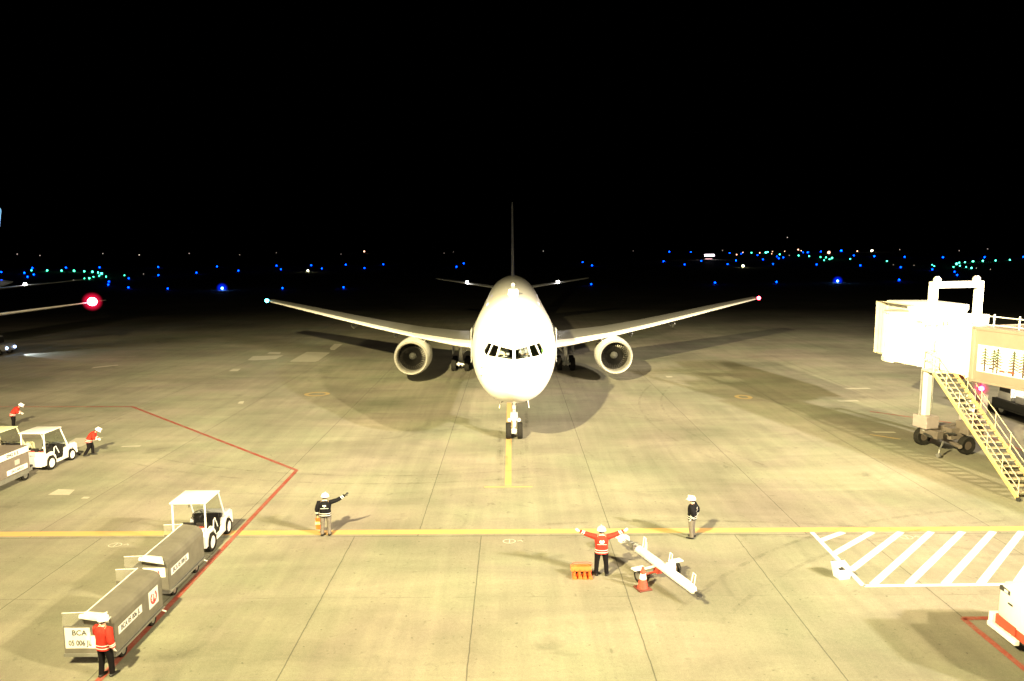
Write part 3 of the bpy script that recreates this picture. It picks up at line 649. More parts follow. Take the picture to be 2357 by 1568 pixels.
    for sx in (-1, 1):
        b = MB(); b.box(-.025, .025, ngy-.9, ngy+.7, -.32, .32, Matrix.Translation((sx*.78, 0, 2.28)) @ Matrix.Rotation(R(-8*sx), 4, 'Y')); b.build('gear_door', ACW, ng, bevel=.01)
        b = MB(); b.tube((sx*.76, ngy, 2.1), (sx*.2, ngy, 2.3), .02, n=6); b.build('door_rod', DARK, ng)
    b = MB(); b.box(-.45, .45, ngy-1, ngy+1, 2.40, 2.52); b.build('gear_bay', DARK, ng)
    # crown antennas
    b = MB(); b.box(-.36, .36, 10.3, 11.4, 7.86, 8.22, taper=(.8, .8)); b.build('satellite_antenna', ACW, A, bevel=.05, smooth=True)
    b = MB(); b.sphere((0, 20.5, 7.95), .16, 12, sc=(1, 1.3, 1.2)); b.build('beacon', LENS, A, smooth=True)
    b = MB(); b.add([(-.03, 8.8, 7.8), (.03, 8.8, 7.8), (-.03, 9.15, 7.8), (.03, 9.15, 7.8), (-.02, 9.0, 8.2), (.02, 9.0, 8.2), (-.02, 9.2, 8.2), (.02, 9.2, 8.2)], [(0, 1, 3, 2), (4, 6, 7, 5), (0, 4, 5, 1), (2, 3, 7, 6), (0, 2, 6, 4), (1, 5, 7, 3)]).build('blade_antenna', ACW, A)
    return A
plane = aircraft('large white twin-engine airliner seen nose-on at the end of the yellow lead-in line', .1, 35.6)
other = aircraft('second airliner at the left edge, red light on its wing tip', -66.5, 37.6, full=False)
other.rotation_euler = (0, 0, R(-4))
for ch in other.children:
    if ch.name.startswith('tail_fin'): ch.data.materials[0] = mat('fin_blue', (.25, .5, .8), .5)
l = bpy.data.lights.new('logo_lamp', 'SPOT'); l.energy = 9000; l.color = (.8, .9, 1); l.spot_size = R(60); l.shadow_soft_size = .1
lo = bpy.data.objects.new('logo_lamp', l); COL.objects.link(lo); lo.parent = other; lo.location = (5.3, 50.0, 7.0); lo.rotation_euler = (Vector((.3, 52.5, 13))-Vector(lo.location)).to_track_quat('-Z', 'Y').to_euler()

# service van with headlamps by the second airliner
def van(loc, rz):
    t = thing('service_van', 'dark service van with headlamps on beside the second airliner', 'van', loc, rz)
    b = MB(); b.box(-.85, .85, -2.2, 1.0, .45, 1.95, taper=(.92, .96)); b.box(-.85, .85, .95, 2.2, .45, 1.15, taper=(.95, .9)); b.build('body', mat('van_grey', (.2, .2, .22), .4), t, bevel=.06, smooth=True)
    b = MB(); b.box(-.74, .74, .93, 1.03, 1.2, 1.8); b.build('windscreen', BLACK, t)
    for x in (-.8, .8):
        for y in (-1.4, 1.5): wheel(t, (x, y, .34), .34, .22)
    for x in (-.62, .62):
        b = MB(); b.sphere((x, 2.2, .75), .13, 10); b.build('headlight', mat('head_lamp', (.4, .6, 1), emit=16), t)
    b = MB(); b.box(-.6, .6, -1.2, -1.0, 1.98, 2.1); b.build('light_bar', mat('head_lamp', (.4, .6, 1), emit=16), t)
    return t
van((-54.4, 75.8, 0), R(-90))
l = bpy.data.lights.new('van_headlamp', 'SPOT'); l.energy = 1500; l.color = (.75, .88, 1); l.spot_size = R(60); l.shadow_soft_size = .1
lo = bpy.data.objects.new('van_headlamp', l); COL.objects.link(lo); lo.location = (-51.9, 75.8, .75); lo.rotation_euler = (R(82), 0, R(-90))

# ------------------------------------------------------------------ people
def skinned(name, verts, edges, radii, m, parent, sub=1, root=0):
    me = bpy.data.meshes.new(name); me.from_pydata([tuple(v) for v in verts], edges, [])
    o = bpy.data.objects.new(name, me); COL.objects.link(o)
    o.modifiers.new('sk', 'SKIN').use_smooth_shade = True
    for i, r in enumerate(radii): me.skin_vertices[0].data[i].radius = r if isinstance(r, tuple) else (r, r)
    me.skin_vertices[0].data[root].use_root = True
    sb = o.modifiers.new('su', 'SUBSURF'); sb.levels = sub; sb.render_levels = sub
    dg = bpy.context.evaluated_depsgraph_get(); dg.update()
    m2 = bpy.data.meshes.new_from_object(o.evaluated_get(dg)); bpy.data.objects.remove(o)
    m2.materials.clear(); m2.materials.append(m)
    o = bpy.data.objects.new(name, m2); COL.objects.link(o); o.parent = parent
    for p in m2.polygons: p.use_smooth = True
    return o
def hand(wr, fw, side, palm_n, m, parent, curl=.5, sc=1., name='glove'):
    fw = Vector(fw).normalized(); n_ = Vector(palm_n); n_ = (n_-fw*n_.dot(fw)).normalized(); sd = fw.cross(n_)*side
    wr = Vector(wr); V = [wr, wr+fw*.035*sc, wr+fw*.075*sc]; E_ = [(0, 1), (1, 2)]; Rr = [(.027, .027), (.036, .022), (.040, .018)]
    for i, (off, ln) in enumerate(((-.030, .068), (-.010, .078), (.011, .072), (.030, .055))):
        k = len(V); b0 = wr+fw*.088*sc+sd*off
        c1 = R(30*curl); c2 = R(75*curl)
        p1 = b0+(fw*math.cos(c1)+n_*math.sin(c1))*ln*.5*sc; p2 = p1+(fw*math.cos(c2)+n_*math.sin(c2))*ln*.5*sc
        V += [b0, p1, p2]; E_ += [(2, k), (k, k+1), (k+1, k+2)]; Rr += [.0115, .0105, .0085]
    k = len(V); t0 = wr+fw*.03*sc-sd*.032; t1 = t0+(fw*.6-sd*.75+n_*.3).normalized()*.035; t2 = t1+(fw*.9-sd*.3+n_*.4).normalized()*.03
    V += [t0, t1, t2]; E_ += [(1, k), (k, k+1), (k+1, k+2)]; Rr += [.014, .0125, .0105]
    Rr = [tuple(x*1.12 for x in r) if isinstance(r, tuple) else r*1.12 for r in Rr]
    return skinned(name, V, E_, Rr, m, parent, 1)
def person(label, loc, rz, pose, jacket=RED, trousers=BLKC, glove=GLW, logo=None, h=1.74, group=None, seated=False):
    P = thing('person', label, 'person', loc, rz, group); k = h/1.74
    if not seated: P.scale = (1.12, 1.12, .915)
    J = dict(pel=(0, 0, .93), wai=(0, 0, 1.08), che=(0, .0, 1.27), sho=(0, -.01, 1.40), nek=(0, .0, 1.46), nk2=(0, .02, 1.53), hed=(0, .035, 1.60), top=(0, .03, 1.68), nose=(0, .135, 1.585),
             sl=(-.185, 0, 1.39), el=(-.25, -.02, 1.12), wl=(-.27, .05, .88), sr=(.185, 0, 1.39), er=(.25, -.02, 1.12), wr=(.27, .05, .88),
             hl=(-.095, 0, .90), kl=(-.11, .01, .49), al=(-.12, -.03, .09), tl=(-.13, .13, .035), hr=(.095, 0, .90), kr=(.11, .01, .49), ar=(.12, -.03, .09), tr=(.13, .13, .035))
    J.update(pose); J = {a: Vector(b)*k for a, b in J.items()}
    nm = ['pel', 'wai', 'che', 'sho', 'nek', 'nk2', 'hed', 'top', 'nose', 'sl', 'el', 'wl', 'sr', 'er', 'wr', 'hl', 'kl', 'al', 'tl', 'hr', 'kr', 'ar', 'tr']
    rad = [(.13, .1), (.12, .09), (.13, .09), (.1, .07), .055, .055, (.082, .092), (.06, .065), .014, .06, .042, .028, .06, .042, .028, .085, .055, .04, .03, .085, .055, .04, .03]
    ix = {a: i for i, a in enumerate(nm)}
    ed = [('pel', 'wai'), ('wai', 'che'), ('che', 'sho'), ('sho', 'nek'), ('nek', 'nk2'), ('nk2', 'hed'), ('hed', 'top'), ('hed', 'nose'), ('sho', 'sl'), ('sl', 'el'), ('el', 'wl'), ('sho', 'sr'), ('sr', 'er'), ('er', 'wr'), ('pel', 'hl'), ('hl', 'kl'), ('kl', 'al'), ('al', 'tl'), ('pel', 'hr'), ('hr', 'kr'), ('kr', 'ar'), ('ar', 'tr')]
    body = skinned('body', [J[a] for a in nm], [(ix[a], ix[b]) for a, b in ed], rad, SKIN, P, 1)
    up = (J['top']-J['nk2']).normalized(); fwd = (J['nose']-J['hed']); fwd = (fwd-up*fwd.dot(up)).normalized(); rt_ = fwd.cross(up)
    for s in (-1, 1):
        b = MB(); b.sphere(J['hed']+rt_*s*.085+up*.0, .022, 8, sc=(.6, 1, 1.4)); b.build('ear', SKIN, P)
        b = MB(); b.sphere(J['hed']+rt_*s*.032+fwd*.082+up*.012, .011, 6); b.build('eye', BLACK, P)
    b = MB(); b.tube(J['hed']+fwd*.088-up*.045-rt_*.022, J['hed']+fwd*.088-up*.045+rt_*.022, .006, n=6); b.build('mouth', mat('lips', (.35, .12, .1), .5), P)
    HM = Matrix(((rt_.x, fwd.x, up.x, 0), (rt_.y, fwd.y, up.y, 0), (rt_.z, fwd.z, up.z, 0), (0, 0, 0, 1))); c = J['hed']
    HT = Matrix.Translation(c+up*.03) @ HM
    b = MB(); b.sphere((0, -.012, .0), .106, 14, z0=-.75, sc=(.93, 1, .9)); b.f = b.f
    if not seated: b.build('hair', HAIR, P, smooth=True, M=Matrix.Translation(-up*.022-fwd*.012) @ HT)
    b = MB(); b.sphere((0, 0, .008), .138, 18, z0=-.3, sc=(.95, 1.06, 1.0)); b.lathe([(-.01, .132), (-.024, .143), (-.03, .142), (-.02, .12)], (0, .012, .012), 'z', 22)
    b.box(-.075, .075, .12, .175, -.022, -.01); b.box(-.012, .012, -.12, .12, .125, .148)
    if not seated: b.build('helmet', HELM, P, smooth=True, M=HT)
    # jacket
    spd = (J['sho']-J['pel']); 
    right = (J['sr']-J['sl']).normalized()
    hem = J['pel']+(J['pel']-J['wai']).normalized()*.11
    b = MB()
    b.loft([(hem, .19, .145), (J['pel'], .192, .148), (J['wai'], .185, .14), (J['che'].lerp(J['wai'], .4), .195, .145), (J['che'], .205, .145), (J['sho'].lerp(J['che'], .35), .205, .135), (J['sho'], .165, .105), (J['nek'], .085, .08)], 20, right=right, square=2.5)
    for a, e, w_ in (('sl', 'el', 'wl'), ('sr', 'er', 'wr')):
        inn = J[a].lerp(J['sho'], .35); up_ = J[e]; wv = J[w_]
        b.loft([(inn, .07, .07), (J[a], .096, .096), (J[a].lerp(up_, .5), .088, .088), (up_.lerp(J[a], .12), .083, .083), (up_.lerp(wv, .15), .08, .08), (up_.lerp(wv, .6), .07, .07), (wv, .056, .056)], 12)
    jk = b.build('jacket', jacket, P, smooth=True)
    for u in (-.3, .25):
        p0 = J['pel'].lerp(J['wai'], u); ax = (J['wai']-J['pel']).normalized()*.011
        b = MB(); b.loft([(p0-ax, .197, .152), (p0+ax, .197, .151)], 20, caps=False, right=right, square=2.5); b.build('reflective_stripe', STRIPE, jk, smooth=True)
    for e, w_ in (('el', 'wl'), ('er', 'wr')):
        for u in (.52, .74):
            p0 = J[e].lerp(J[w_], u); ax = (J[w_]-J[e]).normalized()*.014; r_ = .078-(u-.5)*.035
            b = MB(); b.loft([(p0-ax, r_, r_), (p0+ax, r_, r_)], 12, caps=False); b.build('reflective_stripe', STRIPE, jk, smooth=True)
    back = right.cross(spd).normalized(); 
    if back.y > 0 and J['nose'].y > J['hed'].y: back = -back
    # pale turned-down collar
    sp = spd.normalized(); b = MB(); o_ = J['nek']
    b.add([o_-right*.085+sp*.0+back*.05, o_+right*.085+back*.05, o_+right*.07-sp*.05+back*.10, o_-sp*.14+back*.138, o_-right*.07-sp*.05+back*.10], [(0, 1, 2, 3, 4)])
    b.add([o_-right*.085+sp*.025+back*.045, o_+right*.085+sp*.025+back*.045, o_+right*.085+back*.05, o_-right*.085+back*.05], [(0, 1, 2, 3)])
    cl = b.build('collar', GLW, jk)
    if logo:
        o_ = J['che'].lerp(J['sho'], .15)+back*.152; Mx = plate_matrix(o_, right if right.cross(sp).dot(back) > 0 else -right, sp)
        b = MB()
        if logo == 'crane':   # white round badge with notch
            n = 18; pts = [(.075*math.cos(a), .075*math.sin(a)) for a in [R(115)+R(310)*i/n for i in range(n+1)]]
            pts += [(.02, .02), (0, .055), (-.02, .015)]
            b.add([(x, y, 0) for x, y in pts], [tuple(range(len(pts)))])
        else:
            b.add([(0, -.05, 0), (.06, .0, 0), (.05, .045, 0), (.018, .045, 0), (0, .02, 0), (-.018, .045, 0), (-.05, .045, 0), (-.06, .0, 0)], [(0, 1, 2, 3, 4), (0, 4, 5, 6, 7)])
        b.add([(-.14, -.11, 0), (.14, -.11, 0), (.14, -.095, 0), (-.14, -.095, 0)], [(0, 1, 2, 3)])
        b.build('badge', STRIPE, jk, M=Mx)
    # trousers and shoes
    b = MB(); b.loft([(J['pel']+Vector((0, 0, .04)), .165, .125), (J['pel']-Vector((0, 0, .05)) if not seated else J['pel'], .17, .13)], 16, right=right)
    for a, e, w_ in (('hl', 'kl', 'al'), ('hr', 'kr', 'ar')):
        b.loft([(J[a]+Vector((0, 0, .05)), .09, .11), (J[a].lerp(J[e], .3), .095, .105), (J[e], .072, .078), (J[e].lerp(J[w_], .5), .066, .07), (J[w_]+Vector((0, 0, .0)), .062, .07)], 12, right=right)
    b.build('trousers', trousers, P, smooth=True)
    for w_, t_ in (('al', 'tl'), ('ar', 'tr')):
        a, t = J[w_].copy(), J[t_].copy(); d = (t-a); d.z = 0; d = d.normalized() if d.length > 1e-4 else Vector((0, 1, 0)); z0 = min(a.z-.045, t.z)
        b = MB(); b.loft([(a-d*.075+Vector((0, 0, -.045)), .04, .04), (a-d*.04+Vector((0, 0, -.03)), .05, .055), (a+d*.05+Vector((0, 0, -.035)), .052, .05), (a+d*.13+Vector((0, 0, -.05)), .05, .036), (a+d*.19+Vector((0, 0, -.06)), .03, .022)], 12, right=(d.y, -d.x, 0)); b.build('shoe', BLACK, P, smooth=True)
    for e, w_, s in (('el', 'wl', -1), ('er', 'wr', 1)):
        d = (J[w_]-J[e]).normalized(); hand(J[w_], d, s, Vector((0, 1, 0)) if abs(d.y) < .8 else Vector((0, 0, -1)), glove, P, .45)
    return P
# marshaller left: arm out to the right
person('person in black jacket and grey trousers, arm stretched out right toward the aircraft', (-7.09, 26.72, 0), R(4),
       dict(er=(.42, .03, 1.47), wr=(.63, .1, 1.62), wl=(-.27, .04, .9), el=(-.26, -.03, 1.13)), NAVY, GRYC, mat('black_glove', (.02, .02, .02), .7), 'bird', 1.78)
person('person in black jacket and grey trousers standing side-on behind the yellow line', (6.68, 26.3, 0), R(62),
       dict(er=(.24, -.12, 1.14), wr=(.2, -.05, .90), el=(-.24, -.12, 1.14), wl=(-.2, -.02, .90), nose=(.02, .13, 1.575)), NAVY, GRYC, GLW, 'bird', 1.74)
person('person in red jacket facing the aircraft with both arms spread wide', (2.92, 23.2, 0), R(-2),
       dict(sl=(-.185, 0, 1.40), el=(-.40, .03, 1.47), wl=(-.61, .04, 1.58), sr=(.185, 0, 1.40), er=(.41, .03, 1.48), wr=(.62, .04, 1.60), kl=(-.13, .0, .49), al=(-.15, -.03, .09), tl=(-.22, .12, .035), kr=(.13, .0, .49), ar=(.15, -.03, .09), tr=(.2, .13, .035)), RED, BLKC, GLW, 'crane', 1.80)
near_ = person('person in red jacket standing behind the nearest baggage cart, hand raised to face', (-10.38, 17.5, 0), R(-14),
       dict(el=(-.3, .08, 1.18), wl=(-.2, .22, 1.42), er=(.27, -.06, 1.13), wr=(.3, -.02, .9), kr=(.12, .05, .5), ar=(.13, .06, .09), tr=(.15, .22, .035)), RED, BLKC, GLW, None, 1.76)
near_.scale = (.98, 1.05, .93)
lean = dict(wai=(0, .05, 1.08), che=(0, .15, 1.24), sho=(0, .24, 1.35), nek=(0, .29, 1.39), nk2=(0, .33, 1.44), hed=(0, .38, 1.47), top=(0, .42, 1.54), nose=(0, .46, 1.42),
            sl=(-.18, .22, 1.34), el=(-.2, .22, 1.08), wl=(-.12, .36, .98), sr=(.18, .22, 1.34), er=(.2, .22, 1.08), wr=(.12, .36, .98))
person('person in red jacket walking with lowered head beside the second white tractor', (-22.32, 37.75, 0), R(-70),
       {**lean, 'ar': (.1, -.2, .12), 'tr': (.11, -.06, .04), 'kr': (.1, -.02, .5), 'al': (-.1, .1, .09), 'tl': (-.1, .26, .035), 'kl': (-.1, .1, .49)}, RED, BLKC, GLW, None, 1.72)
person('person in red jacket bending forward at the far left, in the engine shadow', (-30.55, 44.0, 0), R(-64), lean, RED, BLKC, GLW, None, 1.72)
sit = dict(kl=(-.13, .45, .95), al=(-.13, .6, .6), tl=(-.13, .75, .56), kr=(.13, .45, .95), ar=(.13, .6, .6), tr=(.13, .75, .56), er=(.25, .15, 1.18), wr=(.15, .38, 1.2), el=(-.25, .15, 1.18), wl=(-.15, .38, 1.2))
SHIRT = mat('white_shirt', (.7, .7, .68), .8)
person('pilot in white shirt behind the left windscreen of the airliner', (.1-.55, 35.6+3.68, 3.95), R(180), sit, SHIRT, NAVY, mat('skin_hand', (.5, .3, .21)), None, 1.72, seated=True)
person('pilot in white shirt behind the right windscreen of the airliner', (.1+.55, 35.6+3.68, 3.95), R(180), sit, SHIRT, NAVY, mat('skin_hand', (.5, .3, .21)), None, 1.72, seated=True)

# orange paddle in the left marshaller's hand
t = thing('signal_paddle', 'orange and pale yellow paddle hanging from the left hand of the black jacketed person', 'paddle', (-7.40, 26.78, 0))
b = MB(); b.tube((0, 0, .98), (0, 0, .62), .018, n=8); b.build('handle', YLW, t)
b = MB(); b.box(-.09, .09, -.02, .02, .22, .40); b.box(-.09, .09, -.02, .02, .52, .66); b.build('blade', ORG, t, bevel=.01)
b = MB(); b.box(-.1, .1, -.023, .023, .41, .51); b.build('band', mat('pale_band', (.8, .75, .35)), t)

# ------------------------------------------------------------------ baggage tractors
def tractor(label, loc, rz, paint=WHITE, group='baggage tractors'):
    t = thing('baggage_tractor', label, 'tractor', loc, rz, group)   # origin at ground centre, +y forward, length 2.65
    b = MB()
    side = [(-1.32, .30), (-1.32, .80), (-.62, .88), (-.40, .62), (-.36, .38), (.28, .36), (.42, .80), (1.28, .80), (1.34, .30), (1.12, .30), (1.10, .50), (.98, .66), (.72, .66), (.58, .52), (.55, .24), (-.40, .24), (-.46, .56), (-.6, .7), (-.92, .7), (-1.06, .56), (-1.1, .30)]
    for x0, x1 in ((-.63, -.50), (.50, .63)):
        b.prism(side, lambda p, x=x0: Vector((x, p[0], p[1])), lambda p, x=x1: Vector((x, p[0], p[1])))
    b.box(-.5, .5, -1.32, -.62, .35, .78); b.box(-.5, .5, .46, 1.28, .35, .78); b.box(-.5, .5, -1.325, -1.1, .26, .36)
    b.build('body', paint, t, bevel=.025, smooth=True)
    b = MB(); b.box(-.5, .5, -.62, .46, .28, .34); b.box(-.46, .46, .36, .45, .34, .98); b.box(-.5, .5, .44, .62, .78, .93, taper=(1, .6)); b.build('dashboard', BLACK, t, bevel=.01)
    b = MB(); b.box(-.60, .60, .62, 1.28, .80, .86, taper=(.92, .9)); b.box(-.35, .35, 1.28, 1.34, .45, .72); b.build('bonnet', paint, t, bevel=.02, smooth=True)
    b = MB(); b.box(-.5, .5, -1.2, -.95, .8, .93); b.build('rear_rail', paint, t, bevel=.02)
    for sx in (-.26, .26):
        b = MB(); b.box(sx-.2, sx+.2, -.62, -.2, .5, .6); b.box(sx-.2, sx+.2, -.7, -.6, .58, 1.02); b.build('seat', BLACK, t, bevel=.03, smooth=True)
    b = MB(); b.box(-.48, -.22, -1.05, -.72, .79, .92); b.box(.0, .34, -1.02, -.74, .79, .9); b.build('tool_box', SEAT, t, bevel=.02)
    # steering wheel
    b = MB(); n = 16; c = Vector((-.24, .16, 1.02)); ax = Vector((0, -.55, .83)); u = Vector((1, 0, 0)); v = ax.cross(u)
    pts = [c+u*.17*math.cos(2*math.pi*i/n)+v*.17*math.sin(2*math.pi*i/n) for i in range(n+1)]; b.path(pts, .014, 5); b.tube(c, c+Vector((0, .22, -.28)), .02, n=6); b.tube(c-u*.16, c+u*.16, .01, n=5); b.build('steering_wheel', BLACK, t)
    # canopy
    b = MB()
    for sx in (-.57, .57):
        b.tube((sx, -1.12, .82), (sx, -1.10, 1.90), .033, n=8); b.tube((sx, .62, .86), (sx, .12, 1.92), .035, n=8)
    b.tube((-.57, .62, .88), (.57, .62, .88), .03, n=8)
    b.build('canopy_post', paint, t, smooth=True)
    b = MB(); b.box(-.64, .64, -1.17, .18, 1.89, 1.94); b.build('canopy_roof', paint, t, bevel=.015, smooth=True)
    b = MB(); b.add([(-.55, .60, .92), (.55, .60, .92), (.55, .14, 1.86), (-.55, .14, 1.86)], [(0, 1, 2, 3)]); b.build('windscreen', GLASS, t)
    b = MB(); b.box(-.74, -.60, .55, .59, 1.15, 1.33); b.tube((-.57, .56, 1.1), (-.67, .57, 1.2), .012, n=6); b.build('mirror', METAL, t)
    b = MB(); b.path([(.58, -.5, .66), (.58, -.42, 1.02), (.58, -.3, 1.05), (.58, -.08, .66)], .022, 6); b.build('grab_rail', paint, t)
    for sx in (-.57, .57):
        wheel(t, (sx, -.78, .34), .34, .22, rim=WHITE, rimr=.64); wheel(t, (sx, .84, .3), .3, .2, rim=WHITE, rimr=.64)
        b = MB(); b.lathe([(0, .07), (.03, .07)], (sx*.75, 1.34, .6), n=12); b.build('headlight', LENS, t)
    b = MB(); b.box(-.06, .06, -1.46, -1.3, .32, .42); b.build('tow_hitch', DARK, t)
    return t
tr = tractor('white baggage tractor with canopy roof standing across the yellow line', (-11.48, 26.1, 0), R(1))
dup(tr, (-23.45, 36.15, 0), R(-2), 'white baggage tractor with canopy roof beside the walking red jacketed person')
tractor('pale yellow framed baggage tractor cut off at the left edge', (-25.75, 36.3, 0), R(-2), PALEY)

# ------------------------------------------------------------------ baggage carts
PLATE = mat('sign_plate', (.8, .8, .78), .5, var=.03); INK = mat('sign_ink', (.04, .04, .05), .6, var=0.01); LRED = mat('logo_red', (.6, .03, .04), .5, var=.02)
def crane(parent, M, r):
    # red round crest: ring of feathers with a bird's neck and head
    b = MB(); n = 26; a0, a1 = R(125), R(415)
    for i in range(n):
        p, q = a0+(a1-a0)*i/n, a0+(a1-a0)*(i+1)/n; wi = r*(.62 if i % 3 else .74)
        b.add([(r*math.cos(p), r*math.sin(p), 0), (r*math.cos(q), r*math.sin(q), 0), (wi*math.cos(q), wi*math.sin(q), 0), (wi*math.cos(p), wi*math.sin(p), 0)], [(0, 1, 2, 3)])
    b.add([(-.34*r, -.62*r, .0), (.34*r, -.62*r, .0), (.16*r, -.15*r, .0), (.10*r, .25*r, .0), (.0, .55*r, .0), (-.42*r, .62*r, .0), (-.06*r, .38*r, .0), (-.12*r, -.1*r, .0)], [(0, 1, 2, 7), (7, 2, 3, 6), (6, 3, 4, 5)])
    return b.build('crest', LRED, parent, M=M)
def cart(label, loc, rz, number, logo_side, rear_sign=True, L_=2.62, group='closed baggage carts'):
    t = thing('baggage_cart', label, 'baggage cart', loc, rz, group)   # origin ground, rear centre; +y forward
    W = .66; zb = .38
    b = MB(); b.box(-W, W, 0, L_, zb-.08, zb); b.box(-W-.03, W+.03, -.02, .06, zb-.1, zb-.01); b.box(W, W+.05, .02, L_-.02, zb-.09, zb-.03); b.box(-W-.05, -W, .02, L_-.02, zb-.09, zb-.03)
    b.box(-.35, .35, .3, .5, .16, .3); b.box(-.35, .35, L_-.6, L_-.4, .16, .3)
    b.build('chassis', mat('chassis_grey', (.25, .25, .23), .5, .5), t, bevel=.008)
    # body: right half closed shell, left half closed by clear vinyl
    sec = [(W, zb), (W, .8), (W, 1.2), (W-.035, 1.32), (W-.12, 1.40), (W-.24, 1.445), (-.02, 1.50)]
    b = MB(); th = .02
    n = len(sec)
    for j in range(n-1):
        (x0, z0), (x1, z1) = sec[j], sec[j+1]
        b.add([(x0, .02, z0), (x1, .02, z1), (x1, L_-.02, z1), (x0, L_-.02, z0), (x0-th, .02, z0-th*.4), (x1-th, .02, z1-th), (x1-th, L_-.02, z1-th), (x0-th, L_-.02, z0-th*.4)], [(0, 1, 2, 3), (7, 6, 5, 4), (0, 4, 5, 1), (2, 6, 7, 3)])
    b.build('cover', STEELG, t)
    for y in (.0, L_-.03):
        b = MB(); poly = sec+[(-.1, 1.12), (-W, 1.12), (-W, zb)]
        b.prism(poly, lambda p, y=y: Vector((p[0], y, p[1])), lambda p, y=y: Vector((p[0], y+.03, p[1]))); b.build('end_wall', STEELG, t)
        b = MB(); b.add([(-.04, y+.012, 1.49), (-W, y+.012, 1.47), (-W, y+.012, 1.12), (-.1, y+.012, 1.12)], [(0, 1, 2, 3)]); b.build('clear_panel', VINYL, t)
    b = MB(); b.tube((-.02, .0, 1.51), (-.02, L_, 1.51), .014, n=6); b.tube((-W, .012, 1.475), (-.02, .012, 1.5), .01, n=6); b.tube((-W, L_-.012, 1.475), (-.02, L_-.012, 1.5), .01, n=6)
    b.build('roof_rail', STRIPE, t)
    b = MB(); b.add([(-W+.02, .05, zb), (-W+.02, L_-.05, zb), (-W+.02, L_-.05, .95), (-W+.02, .05, .95)], [(0, 1, 2, 3)]); b.build('side_curtain', mat('curtain', (.14, .13, .11), .8), t)
    b = MB(); b.add([(-.1, -.16, 1.42), (-.06, .03, 1.52), (W-.16, .03, 1.46), (W-.02, -.16, 1.30), (-.1, -.15, 1.40), (-.06, .03, 1.50), (W-.16, .03, 1.44), (W-.02, -.15, 1.28)], [(0, 3, 2, 1), (4, 5, 6, 7), (0, 4, 7, 3)]); b.build('rain_flap', mat('flap_grey', (.45, .45, .42), .5), t)
    b = MB(); b.lathe([(0, .035), (.05, .06), (.12, .03)], (-.1, -.16, 1.45), n=8); b.build('lamp_cap', STRIPE, t)
    # number plate down the right side
    b = MB(); b.box(W+.001, W+.008, .2, 1.42, .78, 1.0); pl = b.build('number_plate', PLATE, t)
    text('lettering', number, .20, INK, pl, plate_matrix((W+.011, .81, .89), (0, 1, 0), (0, 0, 1)), stretch=.82)
    if logo_side:
        b = MB(); b.box(W+.001, W+.008, 1.82, 2.36, .62, 1.12); pl = b.build('crest_plate', PLATE, t); crane(pl, plate_matrix((W+.012, 2.09, .87), (0, 1, 0), (0, 0, 1)), .19)
    if rear_sign:
        b = MB(); b.box(-W+.04, W-.62, -.012, -.002, .52, 1.08); b.box(W-.63, W-.42, -.012, -.002, .52, .86); pl = b.build('rear_plate', PLATE, t)
        text('lettering', number[:3], .2, INK, pl, plate_matrix((-.24, -.015, .94), (1, 0, 0), (0, 0, 1)))
        text('lettering', number[4:], .2, INK, pl, plate_matrix((-.24, -.015, .66), (1, 0, 0), (0, 0, 1)), stretch=.78)
    else:
        b = MB(); b.box(-.1, W-.08, -.012, -.002, .82, 1.12); pl = b.build('rear_plate', PLATE, t); crane(pl, plate_matrix((.3, -.015, .96), (1, 0, 0), (0, 0, 1)), .11)
        b = MB(); b.box(.05, .35, -.012, -.002, .5, .62); b.build('reflector', mat('pale_band', (.8, .75, .35)), t)
    for y in (.5, L_-.5):
        for x in (-W+.1, W-.1): wheel(t, (x, y, .17), .17, .1, rim=DULL)
    b = MB(); b.tube((0, L_, .26), (0, L_+.45, .24), .03, n=8); b.build('drawbar', DARK, t)
    b = MB(); b.path([(W+.06, L_-.2, .3), (W+.12, L_-.1, .22), (W+.06, L_+.0, .14)], .018, 6); b.build('hook', STRIPE, t)
    return t
cart('nearest grey baggage cart with red round crest plate on its side', (-11.02, 17.95, 0), 0, 'BCA 05 006 JL', True)
cart('grey baggage cart between the nearest cart and the white tractor', (-11.25, 21.45, 0), 0, 'BCA 05 008 JL', False, rear_sign=False)
c3 = thing('freight_cart', 'dark grey freight cart with white name plate cut off at left edge', 'cargo cart', (-23.72, 30.7, 0), R(-1))
b = MB(); b.box(-.7, .7, 0, 3.4, .38, .5); b.box(.62, .72, .3, 3.1, .3, .4); b.build('chassis', mat('chassis_grey', (.25, .25, .23), .5, .5), c3, bevel=.01)
b = MB(); b.box(-.68, .66, .1, 3.3, .5, 1.62, taper=(.96, 1)); b.build('container', mat('freight_brown', (.20, .17, .15), .5, .2), c3, bevel=.02)
b = MB(); b.box(.655, .675, 1.2, 3.28, 1.33, 1.60); pl = b.build('number_plate', PLATE, c3, M=Matrix.Translation((-.01, 0, 0)))
text('lettering', '0942 8 JL', .22, INK, pl, plate_matrix((.672, 2.2, 1.465), (0, 1, 0), (-.02, 0, 1)))
b = MB(); b.box(.655, .682, 1.75, 3.1, .58, .80); pl = b.build('name_plate', PLATE, c3)
text('lettering', 'JALCARGO', .17, INK, pl, plate_matrix((.686, 2.42, .69), (0, 1, 0), (0, 0, 1)))
b = MB(); b.box(.655, .68, 2.3, 2.6, .92, 1.15); b.build('label_plate', mat('dull_label', (.4, .38, .36)), c3)
b = MB(); b.tube((0, 3.4, .4), (0, 4.1, .35), .04, n=8); b.box(-.25, .25, 3.4, 3.75, .34, .42); b.build('drawbar', DARK, c3)
for y in (.5, 2.95):
    for x in (-.55, .6): wheel(c3, (x, y, .24), .24, .14, rim=DULL)

